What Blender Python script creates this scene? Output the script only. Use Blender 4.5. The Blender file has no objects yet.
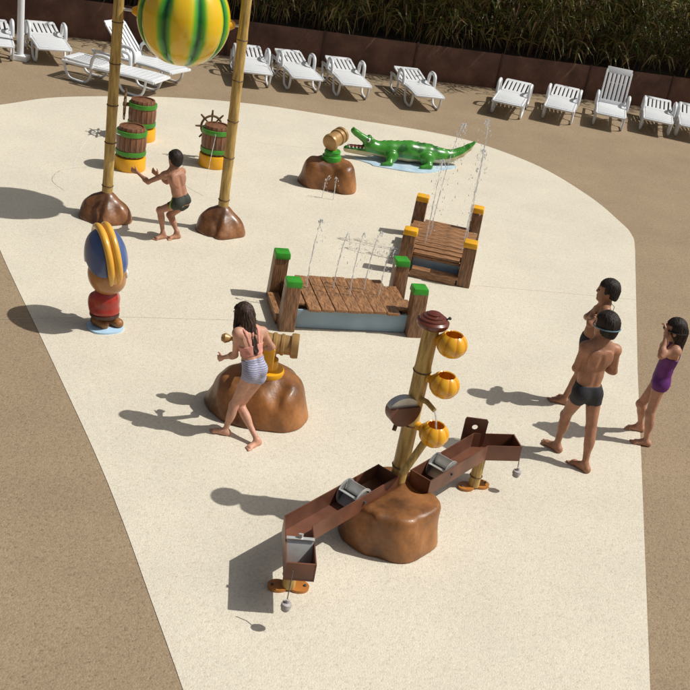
import bpy, bmesh, math, random
import numpy as np
from mathutils import Vector, Matrix

# ------------------------------------------------------------------ scene, camera, light
S = bpy.context.scene
COL = S.collection
random.seed(7); RNG = np.random.default_rng(7)
PI = math.pi

PITCH = math.radians(26.5); ROLL = math.radians(10.2); FPX = 1053.5; CAMH = 4.79; HALF = 345.0
_f = Vector((0, math.cos(PITCH), -math.sin(PITCH)))
_r0 = Vector((1, 0, 0)); _u0 = Vector((0, math.sin(PITCH), math.cos(PITCH)))
_R = _r0 * math.cos(ROLL) + _u0 * math.sin(ROLL)
_U = -_r0 * math.sin(ROLL) + _u0 * math.cos(ROLL)
_O = Vector((0, 0, CAMH))
cam_data = bpy.data.cameras.new('camera'); cam = bpy.data.objects.new('camera', cam_data); COL.objects.link(cam)
M4 = Matrix((( _R.x, _U.x, -_f.x, _O.x), (_R.y, _U.y, -_f.y, _O.y), (_R.z, _U.z, -_f.z, _O.z), (0, 0, 0, 1)))
cam.matrix_world = M4
cam_data.sensor_width = 36.0; cam_data.lens = 36.0 * FPX / 690.0; cam_data.clip_end = 500; cam_data.clip_start = .1
S.camera = cam

SUN_EL = math.radians(53); SHADOW_AZ = math.radians(186)
to_sun = Vector((-math.cos(SHADOW_AZ) * math.cos(SUN_EL), -math.sin(SHADOW_AZ) * math.cos(SUN_EL), math.sin(SUN_EL)))
W = bpy.data.worlds.new('World'); S.world = W; W.use_nodes = True
nt = W.node_tree; bg = nt.nodes['Background']
sky = nt.nodes.new('ShaderNodeTexSky'); sky.sky_type = 'NISHITA'; sky.sun_disc = False
sky.sun_elevation = SUN_EL; sky.sun_rotation = math.atan2(to_sun.x, to_sun.y)
sky.dust_density = 5.0; sky.ozone_density = .6   # pale hazy summer sky
hsv = nt.nodes.new('ShaderNodeHueSaturation'); hsv.inputs['Saturation'].default_value = .45
nt.links.new(sky.outputs[0], hsv.inputs['Color']); nt.links.new(hsv.outputs[0], bg.inputs[0]); bg.inputs[1].default_value = 0.05
sd = bpy.data.lights.new('sun', 'SUN'); sd.energy = 3.25; sd.angle = math.radians(0.55); sd.color = (1.0, .965, .905)
sun = bpy.data.objects.new('sun', sd); COL.objects.link(sun)
sun.rotation_euler = to_sun.to_track_quat('Z', 'Y').to_euler(); sun.location = to_sun * 40
S.view_settings.view_transform = 'Standard'; S.view_settings.look = 'None'
S.view_settings.exposure = 0.17; S.view_settings.gamma = 1.0; S.view_settings.use_curve_mapping = False

# pixel (690 px photograph) to a point on the plane z, or on the plane y = Y
def _ray(x, y): return _f + _R * ((x - HALF) / FPX) - _U * ((y - HALF) / FPX)
def G(x, y, z=0.0):
    d = _ray(x, y); return _O + d * ((z - CAMH) / d.z)
def D(x, y, Y):
    d = _ray(x, y); return _O + d * (Y / d.y)

# ------------------------------------------------------------------ materials
def lin(c):
    def g(v): v /= 255.0; return v / 12.92 if v <= .04045 else ((v + .055) / 1.055) ** 2.4
    return tuple(g(v) for v in c)
MATS = {}
def mat(name, col, rough=.5, var=.12, scale=6.0, stretch=(1, 1, 1), bump=0.0, bscale=60.0, spec=.5, coat=0.0, metal=0.0,
        second=None, fine=0.0, finescale=200.0, sss=0.0, bstretch=None, detail=4.0, bdist=.01):
    if name in MATS: return MATS[name]
    m = bpy.data.materials.new(name); m.use_nodes = True; t = m.node_tree; N = t.nodes; L = t.links
    p = N['Principled BSDF']
    tc = N.new('ShaderNodeTexCoord'); mp = N.new('ShaderNodeMapping'); mp.inputs['Scale'].default_value = stretch
    L.new(tc.outputs['Object'], mp.inputs[0])
    n = N.new('ShaderNodeTexNoise'); n.inputs['Scale'].default_value = scale; n.inputs['Detail'].default_value = detail
    L.new(mp.outputs[0], n.inputs['Vector'])
    r = N.new('ShaderNodeValToRGB'); r.color_ramp.elements[0].position = .3; r.color_ramp.elements[1].position = .7
    a = [max(0, c * (1 - var)) for c in col]; b = [min(1, c * (1 + var)) for c in (second or col)]
    r.color_ramp.elements[0].color = (*a, 1); r.color_ramp.elements[1].color = (*b, 1)
    L.new(n.outputs[0], r.inputs[0]); out = r.outputs[0]
    if fine:
        n2 = N.new('ShaderNodeTexNoise'); n2.inputs['Scale'].default_value = finescale; n2.inputs['Detail'].default_value = 3
        L.new(tc.outputs['Object'], n2.inputs['Vector'])
        mr = N.new('ShaderNodeMapRange'); mr.inputs[1].default_value = .3; mr.inputs[2].default_value = .7
        mr.inputs[3].default_value = 1 - fine; mr.inputs[4].default_value = 1 + fine
        L.new(n2.outputs[0], mr.inputs[0])
        mx = N.new('ShaderNodeVectorMath'); mx.operation = 'SCALE'
        L.new(out, mx.inputs[0]); L.new(mr.outputs[0], mx.inputs['Scale']); out = mx.outputs[0]
    L.new(out, p.inputs['Base Color'])
    p.inputs['Roughness'].default_value = rough; p.inputs['Specular IOR Level'].default_value = spec
    p.inputs['Metallic'].default_value = metal; p.inputs['Coat Weight'].default_value = coat; p.inputs['Coat Roughness'].default_value = .12
    if sss:
        p.inputs['Subsurface Weight'].default_value = sss; p.inputs['Subsurface Radius'].default_value = (.02, .008, .004)
        p.inputs['Subsurface Scale'].default_value = .5
    if bump:
        mb = N.new('ShaderNodeMapping'); mb.inputs['Scale'].default_value = bstretch or stretch; L.new(tc.outputs['Object'], mb.inputs[0])
        nb = N.new('ShaderNodeTexNoise'); nb.inputs['Scale'].default_value = bscale; nb.inputs['Detail'].default_value = 5
        L.new(mb.outputs[0], nb.inputs['Vector'])
        bp = N.new('ShaderNodeBump'); bp.inputs['Strength'].default_value = bump; bp.inputs['Distance'].default_value = bdist
        L.new(nb.outputs[0], bp.inputs['Height']); L.new(bp.outputs[0], p.inputs['Normal'])
    MATS[name] = m; return m

def ground_mat(name, col, dark, big, k=1.0, bs=.55):
    """rubber granule paving: two sizes of grain, slow tonal drift, small bumps"""
    m = bpy.data.materials.new(name); m.use_nodes = True; t = m.node_tree; N = t.nodes; L = t.links; p = N['Principled BSDF']
    tc = N.new('ShaderNodeTexCoord')
    def noise(sc, det=3.0, rough=.5):
        n = N.new('ShaderNodeTexNoise'); n.inputs['Scale'].default_value = sc; n.inputs['Detail'].default_value = det; n.inputs['Roughness'].default_value = rough
        L.new(tc.outputs['Object'], n.inputs['Vector']); return n.outputs[0]
    def mr(s, lo, hi, a=.3, b=.7):
        q = N.new('ShaderNodeMapRange'); q.inputs[1].default_value = a; q.inputs[2].default_value = b; q.inputs[3].default_value = lo; q.inputs[4].default_value = hi
        L.new(s, q.inputs[0]); return q.outputs[0]
    def mul(a, b):
        q = N.new('ShaderNodeMath'); q.operation = 'MULTIPLY'; L.new(a, q.inputs[0]); L.new(b, q.inputs[1]); return q.outputs[0]
    v = N.new('ShaderNodeTexVoronoi'); v.inputs['Scale'].default_value = 75; L.new(tc.outputs['Object'], v.inputs['Vector'])
    sep = N.new('ShaderNodeSeparateColor'); L.new(v.outputs['Color'], sep.inputs[0])
    g = mul(mr(sep.outputs[0], 1 - .20 * k, 1 + .10 * k, 0, 1), mr(noise(34, 4, .6), 1 - .16 * k, 1 + .10 * k))
    g = mul(g, mr(noise(1.3, 3), 1 - big, 1 + big)); g = mul(g, mr(noise(.25, 2), 1 - big, 1 + big))
    rgb = N.new('ShaderNodeMix'); rgb.data_type = 'RGBA'; rgb.inputs['A'].default_value = (*dark, 1); rgb.inputs['B'].default_value = (*col, 1)
    L.new(mr(sep.outputs[1], 0, 1, .0, .22), rgb.inputs['Factor'])
    sc = N.new('ShaderNodeVectorMath'); sc.operation = 'SCALE'; L.new(rgb.outputs['Result'], sc.inputs[0]); L.new(g, sc.inputs['Scale'])
    L.new(sc.outputs[0], p.inputs['Base Color']); p.inputs['Roughness'].default_value = .85; p.inputs['Specular IOR Level'].default_value = .25
    bp = N.new('ShaderNodeBump'); bp.inputs['Strength'].default_value = bs; bp.inputs['Distance'].default_value = .006
    L.new(v.outputs['Distance'], bp.inputs['Height']); bp.invert = True; L.new(bp.outputs[0], p.inputs['Normal'])
    return m

M_PAD = ground_mat('cream_rubber', (.675, .62, .505), (.59, .53, .42), .04, .38, .38)
M_TAN = ground_mat('tan_rubber', (.335, .252, .162), (.255, .188, .118), .06, .65, .5)
M_WHITE = mat('white_resin', (.74, .76, .78), .38, .05, 3, spec=.5, fine=.03)
M_ROCK = mat('painted_rock', (.13, .05, .019), .38, .6, 3.6, second=(.20, .085, .032), bump=.35, bscale=9, coat=.2, fine=.15, finescale=30, bdist=.02)
M_ROCKL = mat('painted_rock_light', (.175, .066, .018), .46, .5, 3.4, second=(.265, .108, .031), bump=.5, bscale=9, coat=.08, fine=.12, finescale=30, bdist=.02)
M_BAMBOO = mat('bamboo_paint', (.42, .265, .07), .42, .32, 9, stretch=(5, 5, .6), second=(.50, .34, .11), bump=.12, bscale=30, fine=.08, finescale=70)
M_NODE = mat('bamboo_node', (.13, .07, .025), .5, .3, 30)
M_WOOD = mat('dock_wood', (.17, .078, .032), .5, .5, 10, stretch=(1.2, 9, 9), second=(.20, .10, .045), bump=.5, bscale=12, bstretch=(1, 9, 9), coat=.1)
M_WOODV = mat('dock_post_wood', (.13, .06, .026), .48, .5, 10, stretch=(8, 8, .9), second=(.23, .112, .05), bump=.3, bscale=11, bstretch=(9, 9, .8), coat=.1)
M_WOODC = mat('dock_wood_cross', (.19, .088, .036), .5, .45, 10, stretch=(9, 1.2, 9), second=(.32, .16, .07), bump=.22, bscale=12, bstretch=(9, 1, 9), coat=.1)
M_GREEN = mat('green_cap_paint', (.035, .30, .02), .4, .2, 6, bump=.1)
M_YELLOW = mat('yellow_paint', (.80, .40, .012), .38, .12, 5, fine=.05)
M_BLUE = mat('blue_panel', (.29, .41, .51), .5, .12, 4, fine=.05)
M_BARREL = mat('barrel_wood', (.15, .058, .028), .42, .5, 8, stretch=(6, 6, .8), second=(.22, .10, .05), bump=.3, bscale=14)
M_BARRELG = mat('barrel_hoop', (.06, .27, .025), .4, .3, 7)
M_GOLD = mat('gold_cannon', (.38, .225, .08), .40, .25, 5, metal=.2, fine=.08, coat=.1)
M_TROUGH = mat('brown_trough', (.125, .046, .024), .42, .25, 5, second=(.15, .058, .032), fine=.08, bump=.05)
M_STEEL = mat('brushed_steel', (.60, .60, .58), .38, .15, 12, metal=.45)
M_DARKSTEEL = mat('dark_steel', (.10, .10, .10), .4, .2, 12, metal=.6)
M_ORANGE = mat('orange_foot', (.42, .16, .03), .42, .2, 7)
M_CAP = mat('red_brown_cap', (.14, .028, .014), .32, .25, 6, coat=.3)
M_FENCE = mat('fence_board', (.125, .058, .038), .65, .30, 2.5, second=(.155, .075, .05), bump=.15, bscale=14, fine=.1, finescale=30)
M_FENCEP = mat('fence_post', (.07, .03, .02), .6, .3, 6)
M_SOIL = mat('soil', (.05, .035, .02), .95, .4, 4, bump=.6, bscale=6)
M_CROCG = None

def skin(name, c): return mat(name, c, .48, .14, 11, second=(min(1, c[0] * 1.10), c[1] * 1.02, c[2] * .98), sss=.12, fine=.09, finescale=60, spec=.35, bump=.12, bscale=120, bdist=.004)

# ------------------------------------------------------------------ mesh helpers
def setp(o, label=None, cat=None, group=None, kind=None):
    if label: o['label'] = label
    if cat: o['category'] = cat
    if group: o['group'] = group
    if kind: o['kind'] = kind
    return o
def thing(name, label, cat, loc=(0, 0, 0), rotz=0.0, group=None):
    o = bpy.data.objects.new(name, None); COL.objects.link(o); o.empty_display_size = .1
    o.location = loc; o.rotation_euler = (0, 0, rotz); return setp(o, label, cat, group)
def link(name, me, m, parent=None, loc=None, rot=None):
    o = bpy.data.objects.new(name, me); COL.objects.link(o)
    if m is not None and not me.materials: me.materials.append(m)
    if parent: o.parent = parent
    if loc is not None: o.location = loc
    if rot is not None: o.rotation_euler = rot
    return o
class MB:
    """collects simple solids into one mesh"""
    def __init__(s): s.bm = bmesh.new()
    def box(s, c, size, rot=None, taper=1.0, bevel=0.0, shift=(0, 0)):
        R = rot if rot is not None else Matrix.Identity(3)
        vs = []
        for z in (-.5, .5):
            k = 1.0 if z < 0 else taper
            for x, y in ((-.5, -.5), (.5, -.5), (.5, .5), (-.5, .5)):
                v = Vector((x * size[0] * k + (shift[0] if z > 0 else 0), y * size[1] * k + (shift[1] if z > 0 else 0), z * size[2]))
                vs.append(s.bm.verts.new(R @ v + Vector(c)))
        fs = [s.bm.faces.new([vs[i] for i in q]) for q in ((3, 2, 1, 0), (4, 5, 6, 7), (0, 1, 5, 4), (1, 2, 6, 5), (2, 3, 7, 6), (3, 0, 4, 7))]
        if bevel:
            es = list({e for f in fs for e in f.edges})
            bmesh.ops.bevel(s.bm, geom=es, offset=bevel, segments=2, affect='EDGES', profile=.6)
        return s
    def tube(s, pts, rad, n=8, caps=True, closed=False):
        pts = [Vector(p) for p in pts]; m = len(pts)
        rads = rad if isinstance(rad, (list, tuple)) else [rad] * m
        tans = []
        for i in range(m):
            a = pts[i - 1] if (i or closed) else pts[i]; b = pts[(i + 1) % m] if (i < m - 1 or closed) else pts[i]
            tans.append((b - a).normalized())
        up = Vector((0, 0, 1)) if abs(tans[0].z) < .9 else Vector((1, 0, 0))
        u = tans[0].cross(up).normalized(); rings = []
        for i in range(m):
            u = (u - tans[i] * u.dot(tans[i])).normalized(); v = tans[i].cross(u)
            rings.append([s.bm.verts.new(pts[i] + (u * math.cos(2 * PI * k / n) + v * math.sin(2 * PI * k / n)) * rads[i]) for k in range(n)])
        for i in range(m if closed else m - 1):
            A = rings[i]; B = rings[(i + 1) % m]
            for k in range(n): s.bm.faces.new((A[k], A[(k + 1) % n], B[(k + 1) % n], B[k]))
        if caps and not closed:
            s.bm.faces.new(rings[0][::-1]); s.bm.faces.new(rings[-1])
        return s
    def lathe(s, prof, n=24, c=(0, 0, 0), axis=None, fn=None):
        """prof: list of (r, h) from bottom to top"""
        c = Vector(c); Q = Matrix.Identity(3) if axis is None else Vector((0, 0, 1)).rotation_difference(Vector(axis)).to_matrix()
        rings = []
        for r, h in prof:
            if r < 1e-6: rings.append([s.bm.verts.new(c + Q @ Vector((0, 0, h)))])
            else: rings.append([s.bm.verts.new(c + Q @ Vector((r * math.cos(2 * PI * k / n) * (fn(2 * PI * k / n) if fn else 1), r * math.sin(2 * PI * k / n) * (fn(2 * PI * k / n) if fn else 1), h))) for k in range(n)])
        for A, B in zip(rings, rings[1:]):
            if len(A) == 1 and len(B) == 1: continue
            for k in range(n):
                k2 = (k + 1) % n
                if len(A) == 1: s.bm.faces.new((A[0], B[k2], B[k]))
                elif len(B) == 1: s.bm.faces.new((A[k], A[k2], B[0]))
                else: s.bm.faces.new((A[k], A[k2], B[k2], B[k]))
        if len(rings[0]) > 1: s.bm.faces.new(rings[0][::-1])
        if len(rings[-1]) > 1: s.bm.faces.new(rings[-1])
        return s
    def prism(s, poly, z0, z1):
        a = [s.bm.verts.new((p[0], p[1], z0)) for p in poly]; b = [s.bm.verts.new((p[0], p[1], z1)) for p in poly]; n = len(poly)
        s.bm.faces.new(a[::-1]); s.bm.faces.new(b)
        for i in range(n): s.bm.faces.new((a[i], a[(i + 1) % n], b[(i + 1) % n], b[i]))
        return s
    def torus(s, c, R, r, axis=(0, 0, 1), n=32, k=8):
        Q = Vector((0, 0, 1)).rotation_difference(Vector(axis)).to_matrix()
        return s.tube([Vector(c) + Q @ Vector((R * math.cos(2 * PI * i / n), R * math.sin(2 * PI * i / n), 0)) for i in range(n)], r, k, closed=True)
    def ball(s, c, r, sub=2):
        rr = r if isinstance(r, (tuple, list)) else (r, r, r)
        q = bmesh.ops.create_icosphere(s.bm, subdivisions=sub, radius=1.0)
        for v in q['verts']: v.co = Vector((v.co.x * rr[0], v.co.y * rr[1], v.co.z * rr[2])) + Vector(c)
        return s
    def mesh(s, name, smooth=True, angle=40):
        bmesh.ops.recalc_face_normals(s.bm, faces=s.bm.faces)
        me = bpy.data.meshes.new(name); s.bm.to_mesh(me); s.bm.free()
        if smooth:
            me.polygons.foreach_set('use_smooth', [True] * len(me.polygons))
            me.set_sharp_from_angle(angle=math.radians(angle))
        return me
    def build(s, name, m, parent=None, smooth=True, angle=40, loc=None, rot=None):
        return link(name, s.mesh(name, smooth, angle), m, parent, loc, rot)

def rotz(a): return Matrix.Rotation(a, 3, 'Z')
def rx(a): return Matrix.Rotation(a, 3, 'X')
def ry(a): return Matrix.Rotation(a, 3, 'Y')

# ------------------------------------------------------------------ signed distance fields -> smooth continuous meshes
class Sdf:
    def __init__(s, lo, hi, vox):
        s.lo = np.array(lo, float); s.v = vox
        s.n = np.ceil((np.array(hi, float) - s.lo) / vox).astype(int) + 1
        s.D = np.full(s.n, 1.0, np.float32)
    def sub(s, lo, hi):
        a = np.clip(np.floor((np.array(lo) - s.lo) / s.v).astype(int), 0, s.n - 1); b = np.clip(np.ceil((np.array(hi) - s.lo) / s.v).astype(int) + 1, 1, s.n)
        if np.any(b <= a): return None, None
        ax = [(s.lo[i] + np.arange(a[i], b[i]) * s.v).astype(np.float32) for i in range(3)]
        return tuple(slice(a[i], b[i]) for i in range(3)), np.meshgrid(*ax, indexing='ij', sparse=True)
    def comb(s, sl, d, k, op):
        A = s.D[sl]
        if op == 'sub': A, d = -A, d; 
        if k > 0:
            h = np.clip(.5 + .5 * (A - d) / k, 0, 1); o = A * (1 - h) + d * h - k * h * (1 - h)
        else: o = np.minimum(A, d)
        s.D[sl] = -o if op == 'sub' else o
    def cone(s, a, b, ra, rb=None, k=.02, op='add'):
        rb = ra if rb is None else rb; a = np.array(a, float); b = np.array(b, float); m = max(ra, rb) + k + 3 * s.v
        sl, g = s.sub(np.minimum(a, b) - m, np.maximum(a, b) + m)
        if sl is None: return s
        ab = b - a; L = max(ab @ ab, 1e-12)
        px, py, pz = g[0] - a[0], g[1] - a[1], g[2] - a[2]
        t = np.clip((px * ab[0] + py * ab[1] + pz * ab[2]) / L, 0, 1)
        d = np.sqrt((px - t * ab[0]) ** 2 + (py - t * ab[1]) ** 2 + (pz - t * ab[2]) ** 2) - (ra + (rb - ra) * t)
        s.comb(sl, d, k, op); return s
    def ell(s, c, r, rot=None, k=.02, op='add'):
        c = np.array(c, float); r = np.array(r, float); m = r.max() + k + 3 * s.v
        sl, g = s.sub(c - m, c + m)
        if sl is None: return s
        p = [g[i] - c[i] for i in range(3)]
        if rot is not None:
            Rm = np.array(rot); p = [p[0] * Rm[0, i] + p[1] * Rm[1, i] + p[2] * Rm[2, i] for i in range(3)]
        k0 = np.sqrt((p[0] / r[0]) ** 2 + (p[1] / r[1]) ** 2 + (p[2] / r[2]) ** 2)
        k1 = np.sqrt((p[0] / r[0] ** 2) ** 2 + (p[1] / r[1] ** 2) ** 2 + (p[2] / r[2] ** 2) ** 2)
        s.comb(sl, (k0 * (k0 - 1) / np.maximum(k1, 1e-6)).astype(np.float32), k, op); return s
    def full(s):
        return np.meshgrid(*[(s.lo[i] + np.arange(s.n[i]) * s.v).astype(np.float32) for i in range(3)], indexing='ij', sparse=True)
    def floor(s, z=0.0):
        g = s.full(); s.D = np.maximum(s.D, (z - g[2]) + np.zeros_like(s.D)); return s
    def arrays(s, Dm=None):
        Dm = s.D if Dm is None else Dm
        Dm = Dm.copy(); 
        for ax in range(3):
            i0 = [slice(None)] * 3; i0[ax] = 0; i1 = [slice(None)] * 3; i1[ax] = -1
            Dm[tuple(i0)] = np.maximum(Dm[tuple(i0)], 1e-3); Dm[tuple(i1)] = np.maximum(Dm[tuple(i1)], 1e-3)
        ins = Dm < 0; nx, ny, nz = Dm.shape
        c = np.zeros((nx - 1, ny - 1, nz - 1), np.int8)
        for dx in (0, 1):
            for dy in (0, 1):
                for dz in (0, 1): c += ins[dx:nx - 1 + dx, dy:ny - 1 + dy, dz:nz - 1 + dz]
        act = (c > 0) & (c < 8); idx = np.argwhere(act)
        vid = np.full(act.shape, -1, np.int64); vid[act] = np.arange(len(idx))
        pos = np.zeros((len(idx), 3)); cnt = np.zeros(len(idx))
        corner = [(dx, dy, dz) for dx in (0, 1) for dy in (0, 1) for dz in (0, 1)]
        val = {q: Dm[idx[:, 0] + q[0], idx[:, 1] + q[1], idx[:, 2] + q[2]] for q in corner}
        for q in corner:
            for ax in range(3):
                if q[ax]: continue
                q2 = list(q); q2[ax] = 1; q2 = tuple(q2); a, b = val[q], val[q2]; m = (a < 0) != (b < 0)
                t = np.where(m, a / np.where(m, a - b, 1), 0)
                p = np.tile(np.array(q, float), (len(idx), 1)); p[:, ax] += t
                pos[m] += p[m]; cnt[m] += 1
        V = s.lo + (idx + pos / cnt[:, None]) * s.v
        quads = []
        for ax in range(3):
            o1, o2 = (ax + 1) % 3, (ax + 2) % 3
            sl = [slice(1, -1)] * 3; sl[ax] = slice(0, -1); sl2 = [slice(1, -1)] * 3; sl2[ax] = slice(1, None)
            A = ins[tuple(sl)]; B = ins[tuple(sl2)]; e = np.argwhere(A != B)
            if not len(e): continue
            flip = ~A[tuple(e.T)]; base = e.copy(); base[:, o1] += 1; base[:, o2] += 1
            def cell(d1, d2):
                q = base.copy(); q[:, o1] += d1; q[:, o2] += d2; return vid[tuple(q.T)]
            Q = np.stack([cell(-1, -1), cell(0, -1), cell(0, 0), cell(-1, 0)], 1)
            Q[flip] = Q[flip][:, ::-1]; quads.append(Q)
        return V, np.concatenate(quads)
    def mesh(s, name, Dm=None, relax=1):
        V, Q = s.arrays(Dm)
        Q = Q[(Q >= 0).all(1)]
        for _ in range(relax):
            acc = np.zeros_like(V); c = np.zeros(len(V))
            for i in range(4):
                j = (i + 1) % 4
                np.add.at(acc, Q[:, i], V[Q[:, j]]); np.add.at(c, Q[:, i], 1); np.add.at(acc, Q[:, j], V[Q[:, i]]); np.add.at(c, Q[:, j], 1)
            V = V * .5 + .5 * acc / np.maximum(c, 1)[:, None]
        me = bpy.data.meshes.new(name); me.vertices.add(len(V)); me.vertices.foreach_set('co', V.astype(np.float32).ravel())
        me.loops.add(len(Q) * 4); me.loops.foreach_set('vertex_index', Q.astype(np.int32).ravel())
        me.polygons.add(len(Q)); me.polygons.foreach_set('loop_start', np.arange(0, len(Q) * 4, 4, dtype=np.int32))
        me.polygons.foreach_set('use_smooth', np.ones(len(Q), bool)); me.update(calc_edges=True); me.validate()
        return me

# ------------------------------------------------------------------ the ground
g = MB(); g.bm.faces.new([g.bm.verts.new(p) for p in ((-70, -30, 0), (70, -30, 0), (70, 120, 0), (-70, 120, 0))])
setp(g.build('ground', M_TAN, smooth=False), kind='structure')
def catmull(P, n=8):
    out = []
    for i in range(1, len(P) - 2):
        a, b, c, d = [Vector(P[j]) for j in (i - 1, i, i + 1, i + 2)]
        for k in range(n):
            t = k / n; out.append(.5 * ((2 * b) + (c - a) * t + (2 * a - 5 * b + 4 * c - d) * t * t + (3 * b - a - 3 * c + d) * t ** 3))
    out.append(Vector(P[-2])); return out
top = [G(*p) for p in ((0, 105), (50, 98), (110, 96.5), (180, 98), (260, 105), (350, 119), (430, 132), (480, 144), (540, 167), (590, 197), (620, 222), (631, 234), (635, 250))]
left_bulge = [G(0, 250) + Vector((-.35, .75, 0)), G(0, 250) + Vector((-.9, 1.9, 0)), G(0, 250) + Vector((-1.45, 3.2, 0)), G(0, 105) + Vector((-.55, -.75, 0))]
arc = catmull([G(205, 760), G(183, 690), G(151, 600), G(121, 517), G(93, 449), G(47, 350), G(0, 250)] + left_bulge + top + [G(636, 330)], 8)
pad = [G(183, 690) + (G(183, 690) - G(121, 517)) * 1.2] + arc + [G(637.5, 370), G(642, 480), G(650, 690), G(650, 690) + (G(650, 690) - G(642, 480)) * 1.2]
b = MB(); b.bm.faces.new([b.bm.verts.new((p.x, p.y, .004)) for p in pad]); bmesh.ops.triangulate(b.bm, faces=b.bm.faces)
PADO = setp(b.build('splash_pad', M_PAD, smooth=False), kind='structure')
M_SEAM = mat('pad_seam', (.54, .48, .38), .9, .2, 30)
for pts in (((0, 319), (128, 317.5), (250, 321)), ((430, 284), (490, 287), (560, 293), (636, 300)), ((258, 143), (345, 152)), ((150, 150), (92, 190))):
    q = MB(); w = [G(*p) for p in pts]
    for a, c in zip(w, w[1:]):
        d = (c - a).normalized(); n = Vector((-d.y, d.x, 0)) * .0018
        q.bm.faces.new([q.bm.verts.new((v.x, v.y, .0062)) for v in (a - n, c - n, c + n, a + n)])
    q.build('seam', M_SEAM, PADO, smooth=False)

# ------------------------------------------------------------------ fence, bank and bamboo hedge
FA = G(220, 55); FB = G(690, 112); FD = (FB - FA).normalized(); FN = Vector((-FD.y, FD.x, 0)); FANG = math.atan2(FD.y, FD.x)
FH = .74
fence = thing('timber_fence', 'low dark brown timber panel fence below the bamboo hedge', 'fence', FA, FANG)
joints = sorted([(G(x, y) - FA).dot(FD) for x, y in ((320, 67), (412, 79), (497, 90), (584, 100), (666, 110))])
step = (joints[-1] - joints[0]) / 4
joints = [joints[0] - step * k for k in range(5, 0, -1)] + joints + [joints[-1] + step * k for k in (1, 2, 3)]
for a, c in zip(joints, joints[1:]):
    MB().box(((a + c) / 2, 0, FH / 2), (c - a - .03, .03, FH), bevel=.004).build('panel', M_FENCE, fence)
for a in joints:
    MB().box((a, .0, FH / 2 + .01), (.045, .06, FH + .02), bevel=.004).build('post', M_FENCEP, fence)
bk = MB(); x0, x1 = joints[0], joints[-1]
vs = [[bk.bm.verts.new((x, y, z)) for x in np.linspace(x0, x1, 30)] for y, z in ((.05, 0), (.05, FH - .06), (1.2, FH + .05), (4.0, FH + .3), (9, FH + .5))]
for A, B in zip(vs, vs[1:]):
    for i in range(29): bk.bm.faces.new((A[i], A[i + 1], B[i + 1], B[i]))
o = bk.build('bank', M_SOIL, loc=FA, rot=(0, 0, FANG)); setp(o, kind='structure')

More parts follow.
